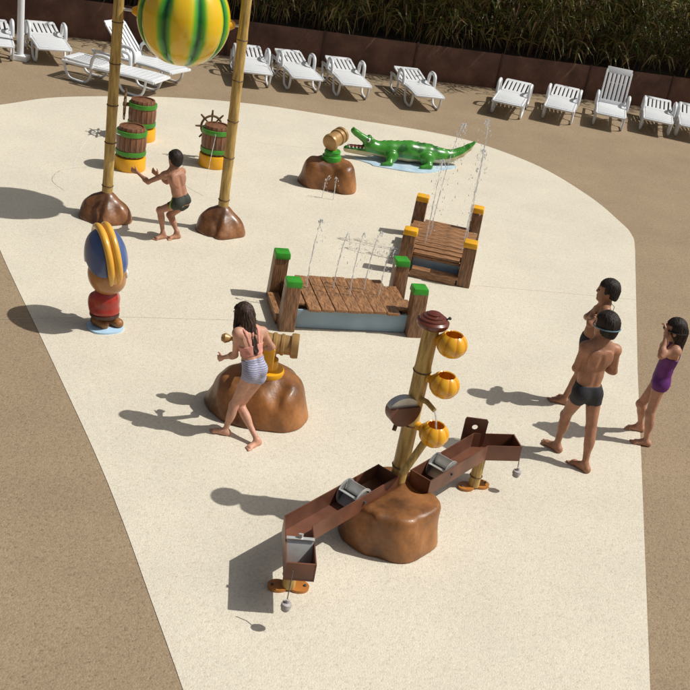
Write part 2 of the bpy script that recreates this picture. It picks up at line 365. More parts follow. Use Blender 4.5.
M_LEAF = [mat('leaf_green', (.085, .115, .028), .5, .4, 3), mat('leaf_olive', (.19, .185, .055), .5, .4, 3), mat('leaf_dry', (.32, .235, .11), .6, .35, 3), mat('cane', (.11, .062, .03), .5, .4, 4)]
def leaf_translucent(m):
    t = m.node_tree; p = t.nodes['Principled BSDF']; out = t.nodes['Material Output']
    tr = t.nodes.new('ShaderNodeBsdfTranslucent'); tr.inputs[0].default_value = tuple(min(1, 1.5 * v) for v in m['tone']) + (1,)
    mx = t.nodes.new('ShaderNodeMixShader'); mx.inputs[0].default_value = .42
    t.links.new(p.outputs[0], mx.inputs[1]); t.links.new(tr.outputs[0], mx.inputs[2]); t.links.new(mx.outputs[0], out.inputs[0])
for m, c_ in zip(M_LEAF[:3], ((.11, .16, .03), (.24, .24, .06), (.36, .27, .12))): m['tone'] = c_; leaf_translucent(m)
def hedge():
    V = []; F = []; MI = []
    rng = np.random.default_rng(11)
    def strip(pts, wid, mi, side):
        b0 = len(V)
        for p, w in zip(pts, wid):
            V.append(p - side * w); V.append(p + side * w)
        for i in range(len(pts) - 1):
            F.append((b0 + 2 * i, b0 + 2 * i + 1, b0 + 2 * i + 3, b0 + 2 * i + 2)); MI.append(mi)
    x = x0
    NC = 1700
    for c in range(NC):
        bx = rng.uniform(x0, x1); by = .15 + 2.9 * rng.random() ** 1.5; hgt = rng.uniform(2.0, 3.9)
        lean = np.array([rng.normal(.12, .24), rng.normal(-.22, .26)])
        base = np.array([bx, by, FH - .05]); pts = []
        for i in range(6):
            t = i / 5; pts.append(base + np.array([lean[0] * hgt * t ** 1.6, lean[1] * hgt * t ** 2.0 * (1 if by > .6 else .8), hgt * t * (1 - .10 * t)]))
        r = rng.uniform(.006, .013)
        # three sided cane
        b0 = len(V)
        for i, p in enumerate(pts):
            rr = r * (1 - .75 * i / 5)
            for k in range(3): V.append(p + np.array([math.cos(2.094 * k) * rr, math.sin(2.094 * k) * rr, 0]))
        for i in range(5):
            for k in range(3):
                k2 = (k + 1) % 3; F.append((b0 + 3 * i + k, b0 + 3 * i + k2, b0 + 3 * i + 3 + k2, b0 + 3 * i + 3 + k)); MI.append(3 if rng.random() < .8 else 2)
        dry = math.sin(bx * 1.9) + .8 * math.sin(bx * 4.3 + 1) + rng.normal(0, .7) > 0
        for l in range(30):
            t = rng.uniform(.06, 1.0) ** .85; i = min(4, int(t * 5)); fpt = t * 5 - i
            p = pts[i] * (1 - fpt) + pts[i + 1] * fpt
            a = rng.uniform(0, 2 * PI); ln = rng.uniform(.18, .50); wd = rng.uniform(.010, .026)
            d = np.array([math.cos(a), math.sin(a) - .25, rng.uniform(-.3, .5)]); d /= np.linalg.norm(d)
            s = np.cross(d, [0, 0, 1.]); s /= np.linalg.norm(s) + 1e-9
            s = s * math.cos(.5) + np.array([0, 0, 1]) * math.sin(rng.uniform(-.9, .9)); s /= np.linalg.norm(s)
            off = d * rng.uniform(0, .12); p = p + off
            p1 = p + d * ln * .5; p2 = p + d * ln + np.array([0, 0, -ln * rng.uniform(.25, .7)])
            u = rng.random()
            mi = (2 if u < .48 else 1 if u < .8 else 0) if (dry and rng.random() < .75 or p[2] < FH + .4) else (0 if u < .45 else 1 if u < .85 else 2)
            strip([p, p1, p2], [wd * .5, wd, wd * .12], mi, s)
    V = np.array(V); me = bpy.data.meshes.new('bamboo_hedge'); me.from_pydata(V.tolist(), [], F)
    for m in M_LEAF: me.materials.append(m)
    me.polygons.foreach_set('material_index', MI); me.update()
    o = bpy.data.objects.new('bamboo_hedge', me); COL.objects.link(o); o.location = FA; o.rotation_euler = (0, 0, FANG)
    setp(o, 'dense dark bamboo hedge with dry tan leaves behind the brown fence', 'hedge', kind='stuff')
hedge()

# ------------------------------------------------------------------ sun loungers
LM = {}
def rounded(p, n=5):
    """round a polyline's corners with a Catmull-Rom pass"""
    P = [Vector(q) for q in p]; return catmull([P[0] * 2 - P[1]] + P + [P[-1] * 2 - P[-2]], n)
def lounger_meshes():
    LM['rail'] = MB().tube(rounded([(0, -.95, .30), (0, -.55, .315), (0, .2, .30), (0, .92, .30)], 4), .026, 8).mesh('rail')
    LM['slat'] = MB().box((0, 0, 0), (.55, .101, .018), bevel=.004).mesh('slat')
    LM['nose'] = MB().box((0, -.94, .30), (.60, .07, .035), bevel=.012).mesh('foot_bar')
    lp = rounded([(0, -.17, .29), (0, -.14, .12), (0, -.05, .027), (0, .12, .023), (0, .28, .05), (0, .36, .16), (0, .40, .29)], 4)
    LM['leg'] = MB().tube(lp, .023, 8).mesh('leg')
    ap = rounded([(0, .0, .30), (0, .01, .44), (0, .06, .52), (0, .2, .54), (0, .33, .52), (0, .40, .44), (0, .42, .30)], 4)
    LM['arm'] = MB().tube(ap, .034, 10).mesh('armrest')
    LM['bslat'] = MB().box((0, .36, 0), (.062, .60, .018), bevel=.005).mesh('slat')
    q = MB(); q.box((0, .03, 0), (.54, .10, .022), bevel=.006); q.box((0, .70, 0), (.54, .13, .024), bevel=.01)
    q.box((-.262, .36, 0), (.045, .68, .03), bevel=.008); q.box((.262, .36, 0), (.045, .68, .03), bevel=.008)
    LM['bframe'] = q.mesh('backrest')
    LM['strut'] = MB().tube([(-.2, 0, 0), (.2, 0, 0)], .012, 8).mesh('prop_bar')
lounger_meshes()
def lounger(c, ang, back, label):
    r = thing('sun_lounger', label, 'sun lounger', (c[0], c[1], 0), math.radians(ang), 'white sun loungers by the fence'); r.scale = (.95, .93, 1)
    def L(n, k, p, loc=(0, 0, 0), rot=(0, 0, 0)): return link(n, LM[k], M_WHITE, p, loc, rot)
    for s in (-1, 1):
        L('rail', 'rail', r, (s * .30, 0, 0))
        L('leg', 'leg', r, (s * .30, -.62, 0)); L('leg', 'leg', r, (s * .30, .48, 0)); L('armrest', 'arm', r, (s * .335, -.12, 0))
    L('foot_bar', 'nose', r)
    for i in range(10):
        y = -.855 + i * .104; zz = .318 + .012 * math.sin((y + .95) * 2.6)
        L('slat', 'slat', r, (0, y, zz))
    bf = L('backrest', 'bframe', r, (0, .16, .325), (math.radians(back), 0, 0))
    for i in range(5): L('slat', 'bslat', bf, (-.176 + i * .088, 0, 0))
    if back > 20: L('prop_bar', 'strut', bf, (0, .45, -.03))
    return r
lounger((-7.15, 18.75), 24, 4, 'flat white sun lounger beside the white post, farther from the bamboo poles')
lounger((-6.33, 19.17), 28, 6, 'flat white sun lounger between the white post and the pair of loungers')
lounger((-4.50, 18.80), 66, 44, 'white sun lounger with raised backrest paired with a flat one behind the bamboo poles')
lounger((-4.69, 17.84), 76, 2, 'fully flat white slatted lounger lying alongside a raised-back lounger by the bamboo poles')
lounger((-2.72, 20.2), 16, 8, 'flat white sun lounger partly hidden by the bamboo pole beside the pumpkin bucket')
lounger((-1.87, 20.44), 21, 8, 'flat white sun lounger by the fence, first clear of the bamboo pole')
lounger((-.91, 20.60), 18, 8, 'flat white sun lounger behind the small cannon rock')
lounger((.48, 20.78), 18, 8, 'lone flat white sun lounger with wide gaps on both sides, behind the crocodile')
lounger((2.43, 21.42), -11, 8, 'flat white lounger facing the pad, second from the upright-back lounger in the right row')
lounger((3.48, 21.74), -11, 8, 'flat white lounger directly beside the upright-back lounger, on its crocodile side')
lounger((4.52, 21.98), -9, 66, 'white sun lounger with its backrest upright against the brown fence')
lounger((5.54, 22.25), -10, 8, 'flat white lounger beside the upright-back lounger, on the side away from the crocodile')
lounger((6.28, 22.25), -10, 8, 'flat white lounger at the end of the row, two places past the upright-back lounger')

p0 = G(20, 60); r = thing('white_post', 'white metal post on a square foot beside the sun loungers', 'post', p0)
MB().tube([(0, 0, .05), (0, 0, 2.6)], .06, 16).build('shaft', M_WHITE, r)
MB().box((0, 0, .05), (.30, .22, .10), bevel=.02).build('foot', M_WHITE, r)

# ------------------------------------------------------------------ rocks
def plateau(s, z, k_):
    pl = (s.full()[2] - z) + np.zeros_like(s.D); h = np.clip(.5 - .5 * (s.D - pl) / k_, 0, 1); s.D = (pl * h + s.D * (1 - h) + k_ * h * (1 - h)).astype(np.float32)
def lump(s, ph, amp=.015):
    """uneven hand-moulded surface"""
    X, Y, Z = s.full()
    s.D = (s.D + amp * (np.sin(11 * X + ph) * np.sin(9 * Y + 1.7 * ph) + .8 * np.sin(13 * Z + 7 * X + ph) * np.sin(8 * Y - 6 * X + 2 * ph) + .35 * np.sin(27 * X + 19 * Z + ph) * np.sin(23 * Y + 2.1))).astype(np.float32)
def rock(name, lumps, creases, w, m, parent, vox=.012, hmax=.7, k=.05, flat=None):
    s = Sdf((-w, -w, -.03), (w, w, hmax), vox)
    for c, rr in lumps: s.ell(c, rr, k=k)
    for c, rr in lumps: s.cone((c[0], c[1], 0), (c[0] * .75, c[1] * .75, rr[2] * .55), min(rr[0], rr[1]) * 1.02, min(rr[0], rr[1]) * .75, k)
    for a, b_, r_ in creases: s.cone(a, b_, r_, r_ * .7, k=.05, op='sub')
    if flat: plateau(s, *flat)
    lump(s, w * 7.3)
    s.floor(0.0)
    return link(name, s.mesh(name, relax=2), m, parent)
def bamboo(parent, a, b_, r, nodes, name='pole', rt=None):
    a = Vector(a); b_ = Vector(b_); rt = rt or r * .92; n = 40; pts = []; rad = []
    for i in range(n + 1):
        t = i / n; rr = r + (rt - r) * t
        for q in nodes: rr *= 1 + .10 * math.exp(-((t - q) / .012) ** 2)
        pts.append(a.lerp(b_, t)); rad.append(rr)
    o = MB().tube(pts, rad, 16).build(name, M_BAMBOO, parent)
    d = (b_ - a).normalized()
    for q in nodes:
        c = a.lerp(b_, q); MB().torus(c, (r + (rt - r) * q) * 1.03, r * .13, d, 20, 6).build('node_ring', M_NODE, o)
    return o

def palm_pole(base, seed, label):
    r = thing('bamboo_pole', label, 'bamboo pole', base, 0, 'bamboo poles holding the pumpkin bucket')
    rg = random.Random(seed)
    w_ = .5 if seed == 2 else .56
    lumps = [((0, 0, .02), (.18, .18, .33)), ((-w_ * .26, -.03, .0), (.17, .18, .23)), ((w_ * .27, -.02, .0), (.16, .18, .22)), ((.02, -.12, .0), (.18, .17, .20)), ((0, .10, 0), (.2, .17, .24))]
    cre = [((.05 * rg.choice((-1, 1)), -.32, -.02), (0, -.12, .33), .03)]
    rock('rock_base', lumps, cre, .45, M_ROCK, r, .012, .45, .06)
    bamboo(r, (0, 0, .20), (0, 0, 3.75), .062, [.06, .21, .335, .47, .60, .74, .88], 'pole', .056)
    return r
PL = Vector((-3.123, 11.857, 0)); PR = Vector((-1.756, 12.091, 0))
palm_pole(PL, 1, 'painted bamboo pole on brown rock behind the pirate statue')
palm_pole(PR, 2, 'painted bamboo pole on brown rock standing by itself on the open pad')
def stripe_mat(name, n, phase, cols):
    m = bpy.data.materials.new(name); m.use_nodes = True; t = m.node_tree; N = t.nodes; L = t.links; p = N['Principled BSDF']
    tc = N.new('ShaderNodeTexCoord'); sx = N.new('ShaderNodeSeparateXYZ'); L.new(tc.outputs['Object'], sx.inputs[0])
    at = N.new('ShaderNodeMath'); at.operation = 'ARCTAN2'; L.new(sx.outputs[1], at.inputs[0]); L.new(sx.outputs[0], at.inputs[1])
    def mth(op, a, v):
        q = N.new('ShaderNodeMath'); q.operation = op; L.new(a, q.inputs[0])
        if isinstance(v, float): q.inputs[1].default_value = v
        else: L.new(v, q.inputs[1])
        return q.outputs[0]
    ns = N.new('ShaderNodeTexNoise'); ns.inputs['Scale'].default_value = 3.5; L.new(tc.outputs['Object'], ns.inputs['Vector'])
    a = mth('MULTIPLY', mth('SUBTRACT', at.outputs[0], phase), n / 2.0)
    s = mth('ABSOLUTE', mth('SINE', a, 0.0), 0.0)
    s = mth('ADD', s, mth('MULTIPLY', mth('SUBTRACT', ns.outputs[0], .5), .16))
    r = N.new('ShaderNodeValToRGB'); e = r.color_ramp.elements
    while len(e) < len(cols): e.new(.5)
    for i, (pos, c) in enumerate(cols): e[i].position = pos; e[i].color = (*c, 1)
    L.new(s, r.inputs[0]); L.new(r.outputs[0], p.inputs['Base Color'])
    p.inputs['Roughness'].default_value = .22; p.inputs['Coat Weight'].default_value = .4; p.inputs['Coat Roughness'].default_value = .08
    return m
LOBES = 8; PH = math.radians(-90 - 13)
M_PUMP = stripe_mat('pumpkin_stripes', float(LOBES), PH, [(.0, (.004, .07, .02)), (.16, (.012, .17, .025)), (.46, (.12, .42, .025)), (.70, (.68, .56, .015)), (1.0, (.80, .50, .012))])
pc = D(184, 18, 11.974); PR_ = .52
r = thing('pumpkin_bucket', 'large yellow pumpkin bucket with green stripes hung between two bamboo poles', 'bucket', pc)
prof = [(PR_ * math.sin(PI * i / 32) ** .92 if 0 < i < 32 else 0, -PR_ * math.cos(PI * i / 32)) for i in range(30)]
prof += [(prof[-1][0] * .85, prof[-1][1] - .02), (prof[-1][0] * .8, prof[-1][1] - .15)]
MB().lathe(prof, 128, fn=lambda a: 1 - .085 * (1 - abs(math.sin((a - PH) * LOBES / 2))) ** 2).build('shell', M_PUMP, r)
for P_ in (PL, PR):
    d = Vector((P_.x - pc.x, P_.y - pc.y, 0)); dn = d.normalized()
    MB().lathe([(.065, 0), (.055, .03), (.03, .07)], 16, dn * (PR_ * .965), dn).build('axle_boss', M_YELLOW, r)
    MB().tube([dn * (PR_ * .95), dn * (d.length - .05)], .016, 10).build('axle', M_STEEL, r)

# ------------------------------------------------------------------ barrels
def barrel(base, label, wheel=None, rot=0.0):
    r = thing('play_barrel', label, 'barrel', base, rot, 'barrels on yellow bases')
    MB().lathe([(.205, 0), (.215, .02), (.212, .17), (.205, .185), (.16, .187)], 32).build('base', M_YELLOW, r)
    n = 16; zs = [.185, .25, .32, .395, .46, .53, .60]; rs = [.172, .19, .20, .203, .20, .19, .172]
    q = MB(); half = PI / n * .93
    A = []; 
    for z, rr in zip(zs, rs): A.append([q.bm.verts.new((rr * math.cos(t), rr * math.sin(t), z)) for t in (-half, 0, half)] + [q.bm.verts.new(((rr - .025) * math.cos(t), (rr - .025) * math.sin(t), z)) for t in (half, -half)])
    for a, b_ in zip(A, A[1:]):
        for i in range(5): q.bm.faces.new((a[i], a[(i + 1) % 5], b_[(i + 1) % 5], b_[i]))
    q.bm.faces.new(A[0][::-1]); q.bm.faces.new(A[-1]); me = q.mesh('stave', True, 30)
    for k in range(n): link('stave', me, M_BARREL, r, None, (0, 0, 2 * PI * k / n))
    MB().lathe([(.165, .2), (.165, .575), (.150, .585), (.02, .592), (0, .592)], 28).build('lid', M_BARREL, r)
    for z, rr in ((.25, .192), (.52, .194)):
        q = MB(); q.lathe([(rr - .004, z - .032), (rr + .012, z - .03), (rr + .016, z), (rr + .012, z + .03), (rr - .004, z + .032)], 36); q.build('hoop', M_BARRELG, r)
    if wheel is not None:
        axis = Vector((math.cos(wheel), math.sin(wheel), 0)); c = axis * .26 + Vector((0, 0, .50)); side = Vector((-axis.y, axis.x, 0)); up = Vector((0, 0, 1))
        w = MB().torus(c, .15, .017, axis, 28, 8).build('ship_wheel', M_NODE, r)
        MB().tube([axis * .17 + Vector((0, 0, .50)), axis * .29 + Vector((0, 0, .50))], .03, 12).build('hub', M_NODE, w)
        for k in range(8):
            t = 2 * PI * k / 8; d = side * math.cos(t) + up * math.sin(t)
            MB().tube([c + d * .02, c + d * .15, c + d * .17, c + d * .235], [.012, .012, .016, .012], 8).build('spoke', M_NODE, w)
    return r
B1 = G(129.5, 168.5); B2 = G(140.5, 139); B3 = G(213, 165.5)
barrel(B1, 'brown barrel with green hoops on yellow base partly behind the bamboo pole, without ship wheel')
barrel(B2, 'brown barrel with ship wheel on its side behind another barrel, near the loungers', wheel=math.radians(192))
barrel(B3, 'brown barrel with ship wheel beside the lone bamboo pole', wheel=math.radians(118))

# ------------------------------------------------------------------ cannons
def cannon_mesh(parent, c, ang, tilt, sc=1.0):
    ax = Vector((math.cos(ang) * math.cos(tilt), math.sin(ang) * math.cos(tilt), math.sin(tilt)))
    prof = [(0, -.415), (.03, -.408), (.047, -.375), (.034, -.34), (.018, -.32), (.025, -.30), (.07, -.285), (.10, -.26), (.112, -.22), (.112, -.17), (.098, -.16), (.097, -.04), (.108, -.03), (.108, .0), (.096, .01), (.092, .05), (.104, .06), (.104, .085), (.092, .095), (.09, .125), (.10, .133), (.10, .155), (.09, .163), (.088, .215), (.112, .225), (.116, .25), (.112, .29), (.085, .292), (.075, .25), (.07, .1), (0, .08)]
    return MB().lathe([(a * sc, b_ * sc) for a, b_ in prof], 40, c, ax).build('cannon_barrel', M_GOLD, parent, angle=35)
base = Vector((-.665, 8.07, 0))
r = thing('cannon_rock', 'gold toy cannon on a large brown rock with a yellow turret ring', 'water cannon', base)
lumps = [((.02, .02, .0), (.32, .34, .62)), ((-.18, -.04, .0), (.255, .28, .50)), ((.21, -.06, .0), (.22, .28, .55)), ((.02, -.17, .0), (.33, .22, .40)), ((.02, .2, 0), (.33, .24, .4))]
rock('rock_base', lumps, [((.17, -.50, .10), (.19, -.24, .37), .05)], .6, M_ROCKL, r, .014, .7, .07, (.40, .16))
MB().lathe([(.12, .34), (.14, .40), (.135, .43), (.08, .44), (.075, .53), (.06, .54)], 28, (.05, -.04, 0)).build('turret_ring', M_YELLOW, r)
for yy in (.075, -.125): MB().box((.04, yy, .57), (.10, .03, .20), bevel=.008).build('yoke_arm', M_YELLOW, r)
cannon_mesh(r, (.0, -.02, .665), math.radians(4), math.radians(2), .95)

base = Vector((-.659, 14.58, 0))
r = thing('cannon_rock', 'smaller brown rock with gold cannon on a green collar beside the crocodile', 'water cannon', base)
lumps = [((-.02, .02, .0), (.30, .27, .60)), ((.22, -.06, .0), (.17, .24, .60)), ((-.21, -.04, .0), (.19, .24, .55)), ((.02, .10, 0), (.3, .2, .42))]
rock('rock_base', lumps, [((.10, -.40, .10), (.10, -.24, .44), .025)], .55, M_ROCKL, r, .013, .7, .08, (.40, .10))
MB().lathe([(.135, .36), (.14, .42), (.135, .45), (.118, .46), (.112, .50), (.118, .51), (.11, .53), (.05, .535)], 28, (.0, 0, 0)).build('collar', M_GREEN, r)
MB().tube([(0, 0, .52), (0, 0, .64)], .06, 14).build('neck', M_GOLD, r)
ax = Vector((.42, .86, .20)).normalized()
MB().lathe([(0, -.15), (.09, -.15), (.112, -.135), (.12, -.10), (.116, -.07), (.108, -.06), (.106, .05), (.12, .06), (.122, .10), (.106, .11), (.105, .14), (.12, .15), (.12, .19), (.07, .195), (.06, .1), (0, .09)], 36, (0, .0, .685), ax).build('cannon_barrel', M_GOLD, r, angle=35)

# ------------------------------------------------------------------ docks
def dock(c, ang, capm, label):
    r = thing('toy_dock', label, 'toy dock', c, ang, 'small wooden docks')
    L2, W2 = .683, .370
    for sx in (-1, 1):
        for sy in (-1, 1):
            lean = (-.012 * sx, -.008 * sy)
            p = MB().box((sx * (L2 + .005), sy * (W2 + .005), .255), (.165, .165, .51), bevel=.016, taper=.94, shift=lean).build('post', M_WOODV, r)
            MB().box((sx * L2 - .012 * sx, sy * W2 - .008 * sy, .525), (.172, .172, .075), bevel=.02, taper=.93).build('cap', capm, p)
    n = 9; span = 2 * L2 - .10; w = span / n; rg = random.Random(5)
    for i in range(n):
        x = -span / 2 + w * (i + .5); z = .235 + .022 * math.cos((i - 4) / 4.2 * 1.2); ln = 2 * W2 + .09 + rg.uniform(-.015, .02)
        if i in (0, n - 1): ln = 2 * W2 - .175
        MB().box((0, 0, 0), (w - .005, ln, .03), bevel=.006).build('plank', M_WOODC, r, loc=(x, rg.uniform(-.012, .012), z), rot=(rg.uniform(-.005, .005), -(i - 4) * .014 + rg.uniform(-.006, .006), rg.uniform(-.010, .010)))
    for sy in (-1, 1):
        MB().box((0, sy * (W2 - .03), .112), (2 * L2 - .16, .024, .205), bevel=.004).build('side_panel', M_BLUE, r)
    for sx in (-1, 1):
        MB().box((sx * (L2 - .10), 0, .112), (.024, 2 * W2 - .17, .205), bevel=.004).build('end_panel', M_BLUE, r)
        MB().box((sx * (L2 - .085), 0, .214), (.07, 2 * W2 - .165, .03), bevel=.006).build('end_beam', M_WOODC, r)
        st = MB().box((sx * (L2 + .05), -.02, .10), (.12, 2 * W2 - .175, .03), bevel=.006).build('step', M_WOODC, r)
        MB().box((sx * (L2 + .085), 0, .045), (.035, 2 * W2 - .18, .08), bevel=.006).build('riser', M_WOODC, st)
    return r
dock(Vector((-.085, 10.29, 0)), math.radians(16.9), M_GREEN, 'small wooden play dock with four green capped posts')
dock(Vector((.957, 12.475, 0)), math.radians(84.5), M_YELLOW, 'small wooden play dock with four yellow capped posts')

# ------------------------------------------------------------------ crocodile
cb = G(400, 162.5); r = thing('crocodile_statue', 'green crocodile statue with open mouth lying on a pale blue puddle plate', 'statue', cb, math.radians(19)); r.scale = (1.06, 1.0, 1.0)
s = Sdf((-.95, -.45, -.02), (1.25, .45, .62), .012)
sp = [(-.42, 0, .20), (-.2, 0, .195), (.1, 0, .20), (.4, 0, .185), (.62, .02, .16), (.80, .05, .16), (.95, .06, .225), (1.07, .06, .32), (1.15, .05, .42)]
rd = [.115, .14, .16, .15, .12, .10, .08, .055, .02]
for i in range(len(sp) - 1): s.cone(sp[i], sp[i + 1], rd[i], rd[i + 1], .03)
s.ell((-.50, 0, .235), (.13, .115, .10), k=.04)
s.cone((-.50, 0, .27), (-.76, 0, .42), .075, .045, .03); s.cone((-.74, 0, .41), (-.80, 0, .45), .05, .046, .02)
s.cone((-.52, 0, .14), (-.86, 0, .155), .08, .055, .02)
for sy in (-1, 1):
    s.ell((-.53, sy * .065, .335), (.05, .045, .055), k=.015); s.ell((-.80, sy * .03, .485), (.02, .018, .018), k=.015)
    s.ell((-.20, sy * .15, .13), (.10, .07, .10), k=.02); s.cone((-.22, sy * .18, .10), (-.25, sy * .24, .05), .06, .05, .02); s.cone((-.24, sy * .25, .045), (-.36, sy * .28, .03), .05, .032, .02)
    s.ell((.36, sy * .15, .14), (.12, .075, .11), k=.02); s.cone((.38, sy * .18, .10), (.38, sy * .24, .05), .07, .055, .02); s.cone((.38, sy * .25, .05), (.25, sy * .28, .03), .055, .034, .02)
s.cone((-.58, 0, .215), (-.95, 0, .29), .02, .055, .02, 'sub')
for i in range(11):
    t = -.3 + i * .105; zz = np.interp(t, [q[0] for q in sp], [q[2] + w for q, w in zip(sp, rd)]); s.ell((t, 0, zz), (.035, .018, .018), k=.015)
s.floor(0)
def croc_mat():
    m = bpy.data.materials.new('croc_paint'); m.use_nodes = True; t = m.node_tree; N = t.nodes; L = t.links; p = N['Principled BSDF']
    tc = N.new('ShaderNodeTexCoord'); sx = N.new('ShaderNodeSeparateXYZ'); L.new(tc.outputs['Object'], sx.inputs[0])
    # belly line follows the tail as it rises
    cr = N.new('ShaderNodeFloatCurve'); c = cr.mapping.curves[0]
    mr = N.new('ShaderNodeMapRange'); mr.inputs[1].default_value = -1; mr.inputs[2].default_value = 1.25; L.new(sx.outputs[0], mr.inputs[0])
    pts = [(-1, .175), (-.6, .155), (-.45, .14), (-.1, .118), (.4, .112), (.6, .13), (.78, .155), (.95, .225), (1.1, .345), (1.25, .47)]
    c.points[0].location = ((pts[0][0] + 1) / 2.25, pts[0][1]); c.points[1].location = ((pts[-1][0] + 1) / 2.25, pts[-1][1])
    for x, y in pts[1:-1]: c.points.new((x + 1) / 2.25, y)
    cr.mapping.update(); L.new(mr.outputs[0], cr.inputs['Value'])
    n = N.new('ShaderNodeTexNoise'); n.inputs['Scale'].default_value = 5; n.inputs['Detail'].default_value = 2; L.new(tc.outputs['Object'], n.inputs['Vector'])
    sub = N.new('ShaderNodeMath'); sub.operation = 'SUBTRACT'; L.new(sx.outputs[2], sub.inputs[0]); L.new(cr.outputs[0], sub.inputs[1])
    ay = N.new('ShaderNodeMath'); ay.operation = 'ABSOLUTE'; L.new(sx.outputs[1], ay.inputs[0]); ys = N.new('ShaderNodeMapRange'); ys.inputs[1].default_value = .155; ys.inputs[2].default_value = .17; ys.inputs[3].default_value = 0; ys.inputs[4].default_value = .3; L.new(ay.outputs[0], ys.inputs[0])
    add = N.new('ShaderNodeMath'); add.operation = 'ADD'; L.new(sub.outputs[0], add.inputs[0]); L.new(ys.outputs[0], add.inputs[1]); sub = add
    st = N.new('ShaderNodeMapRange'); st.inputs[1].default_value = -.006; st.inputs[2].default_value = .006; L.new(sub.outputs[0], st.inputs[0])
    r = N.new('ShaderNodeValToRGB'); e = r.color_ramp.elements; e[0].position = .36; e[0].color = (.012, .09, .008, 1); e[1].position = .46; e[1].color = (.045, .25, .022, 1); L.new(n.outputs[0], r.inputs[0])
    mx = N.new('ShaderNodeMix'); mx.data_type = 'RGBA'; mx.inputs['A'].default_value = (.48, .42, .24, 1); L.new(r.outputs[0], mx.inputs['B']); L.new(st.outputs[0], mx.inputs['Factor'])
    L.new(mx.outputs['Result'], p.inputs['Base Color']); p.inputs['Roughness'].default_value = .28; p.inputs['Coat Weight'].default_value = .3; return m
link('body', s.mesh('body', relax=1), croc_mat(), r)
M_EYEW = mat('eye_white', (.8, .8, .78), .2, .02); M_PUPIL = mat('pupil_black', (.01, .01, .01), .2, .1); M_MOUTH = mat('mouth_red', (.35, .06, .05), .4, .2); M_TEETH = mat('teeth', (.75, .72, .62), .4, .1)
for sy in (-1, 1):
    e = MB().ball((-.565, sy * .08, .345), (.033, .026, .036)).build('eye', M_EYEW, r); MB().ball((-.585, sy * .094, .345), (.014, .016, .02)).build('pupil', M_PUPIL, e)
MB().box((-.70, 0, .216), (.26, .085, .012), bevel=.004).build('tongue', M_MOUTH, r)
for sy in (-1, 1):
    for i in range(5): MB().lathe([(.014, 0), (0, .035)], 8, (-.84 + i * .055, sy * (.045 + .003 * i), .195)).build('tooth', M_TEETH, r)
M_PUD = mat('puddle_blue', (.42, .60, .74), .35, .12, 5, second=(.55, .68, .78))
poly = [(.75 * math.cos(a) * (1 + .12 * math.sin(3 * a + .6) + .06 * math.sin(5 * a)) + .05, .34 * math.sin(a) * (1 + .15 * math.sin(4 * a + 1)) - .10) for a in np.linspace(0, 2 * PI, 56, endpoint=False)]
MB().prism(poly, .001, .016).build('puddle_plate', M_PUD, r)

# ------------------------------------------------------------------ pirate statue
base = G(103.5, 327); r = thing('pirate_statue', 'small pirate statue with blue and yellow bicorne hat and red shirt on a blue plate', 'statue', base, .55)
poly = [(.21 * math.cos(a) * (abs(math.cos(a)) ** -.35 if abs(math.cos(a)) > .3 else 1.5) * .82, .16 * math.sin(a) - .01) for a in np.linspace(0, 2 * PI, 48, endpoint=False)]
MB().prism([(max(-.2, min(.2, x + .015)), y) for x, y in poly], .001, .022).build('base_plate', mat('plate_blue', (.45, .66, .84), .35, .08), r)
s = Sdf((-.3, -.3, 0), (.3, .3, .5), .008)
s.ell((0, .0, .28), (.135, .12, .16), k=.02); s.ell((0, 0, .19), (.145, .13, .07), k=.04)
s.ell((.11, .05, .27), (.05, .06, .09), k=.03); s.ell((-.11, .04, .27), (.045, .06, .09), k=.03)
link('shirt', s.mesh('shirt'), mat('shirt_red', (.34, .030, .018), .32, .2, 5, coat=.3), r)
MB().lathe([(.13, .135), (.142, .14), (.142, .165), (.13, .17)], 32).build('belt', mat('belt_dark', (.05, .02, .012), .4), r)
s = Sdf((-.3, -.3, 0), (.3, .3, .3), .008)
for sx in (-.07, .07): s.cone((sx, .03, .07), (sx + .06, -.05, .055), .055, .05, .02)
s.floor(.022); link('boots', s.mesh('boots'), M_ROCKL, r)
s = Sdf((-.35, -.35, .3), (.35, .35, 1.1), .01)
s.ell((0, 0, .58), (.180, .18, .205), k=.02); s.ell((.03, .0, .49), (.145, .15, .115), k=.05); s.ell((.165, .05, .55), (.04, .04, .035), k=.03)
M_FACE = mat('statue_brown', (.40, .18, .05), .32, .2, 4, coat=.3)
head = link('head', s.mesh('head'), M_FACE, r)
s = Sdf((-.35, -.4, .4), (.35, .4, 1.15), .009)
for sx in (-1, 1):
    s.ell((sx * .055, 0, .75), (.142, .225, .275), Matrix.Rotation(sx * -.05, 3, 'Y'), k=.0)
gz = s.full(); s.D = np.maximum(s.D, -(gz[2] - .745 + np.abs(gz[1]) * .62) + np.zeros_like(s.D))
tilt = Matrix.Translation((0, 0, .62)) @ Matrix.Rotation(math.radians(-9), 4, 'Y') @ Matrix.Translation((0, 0, -.62))
hme = s.mesh('hat'); hme.transform(tilt); link('hat', hme, mat('hat_blue', (.065, .11, .27), .3, .2, 4, coat=.3), r)
M_TRIM = mat('hat_yellow', (.74, .40, .05), .3, .12, 5, coat=.3)
AA = np.linspace(-2.25, 2.25, 60)
for sx in (-1, 1):
    pts = [(sx * .038 + .010, .272 * math.sin(a), .745 + .300 * math.cos(a)) for a in AA]
    tme = MB().tube(pts, [.034 * min(1, .55 + .45 * math.sin(PI * i / 59) * 3) for i in range(60)], 14).mesh('trim_rope'); tme.transform(tilt); link('trim_rope', tme, M_TRIM, r)
q = MB(); rings = []
for a in AA:
    rings.append([q.bm.verts.new((x, k * math.sin(a), .745 + k * 1.10 * math.cos(a))) for x, k in ((-.03, .283), (.0, .278), (.02, .278), (.05, .283), (.05, .22), (-.03, .22))])
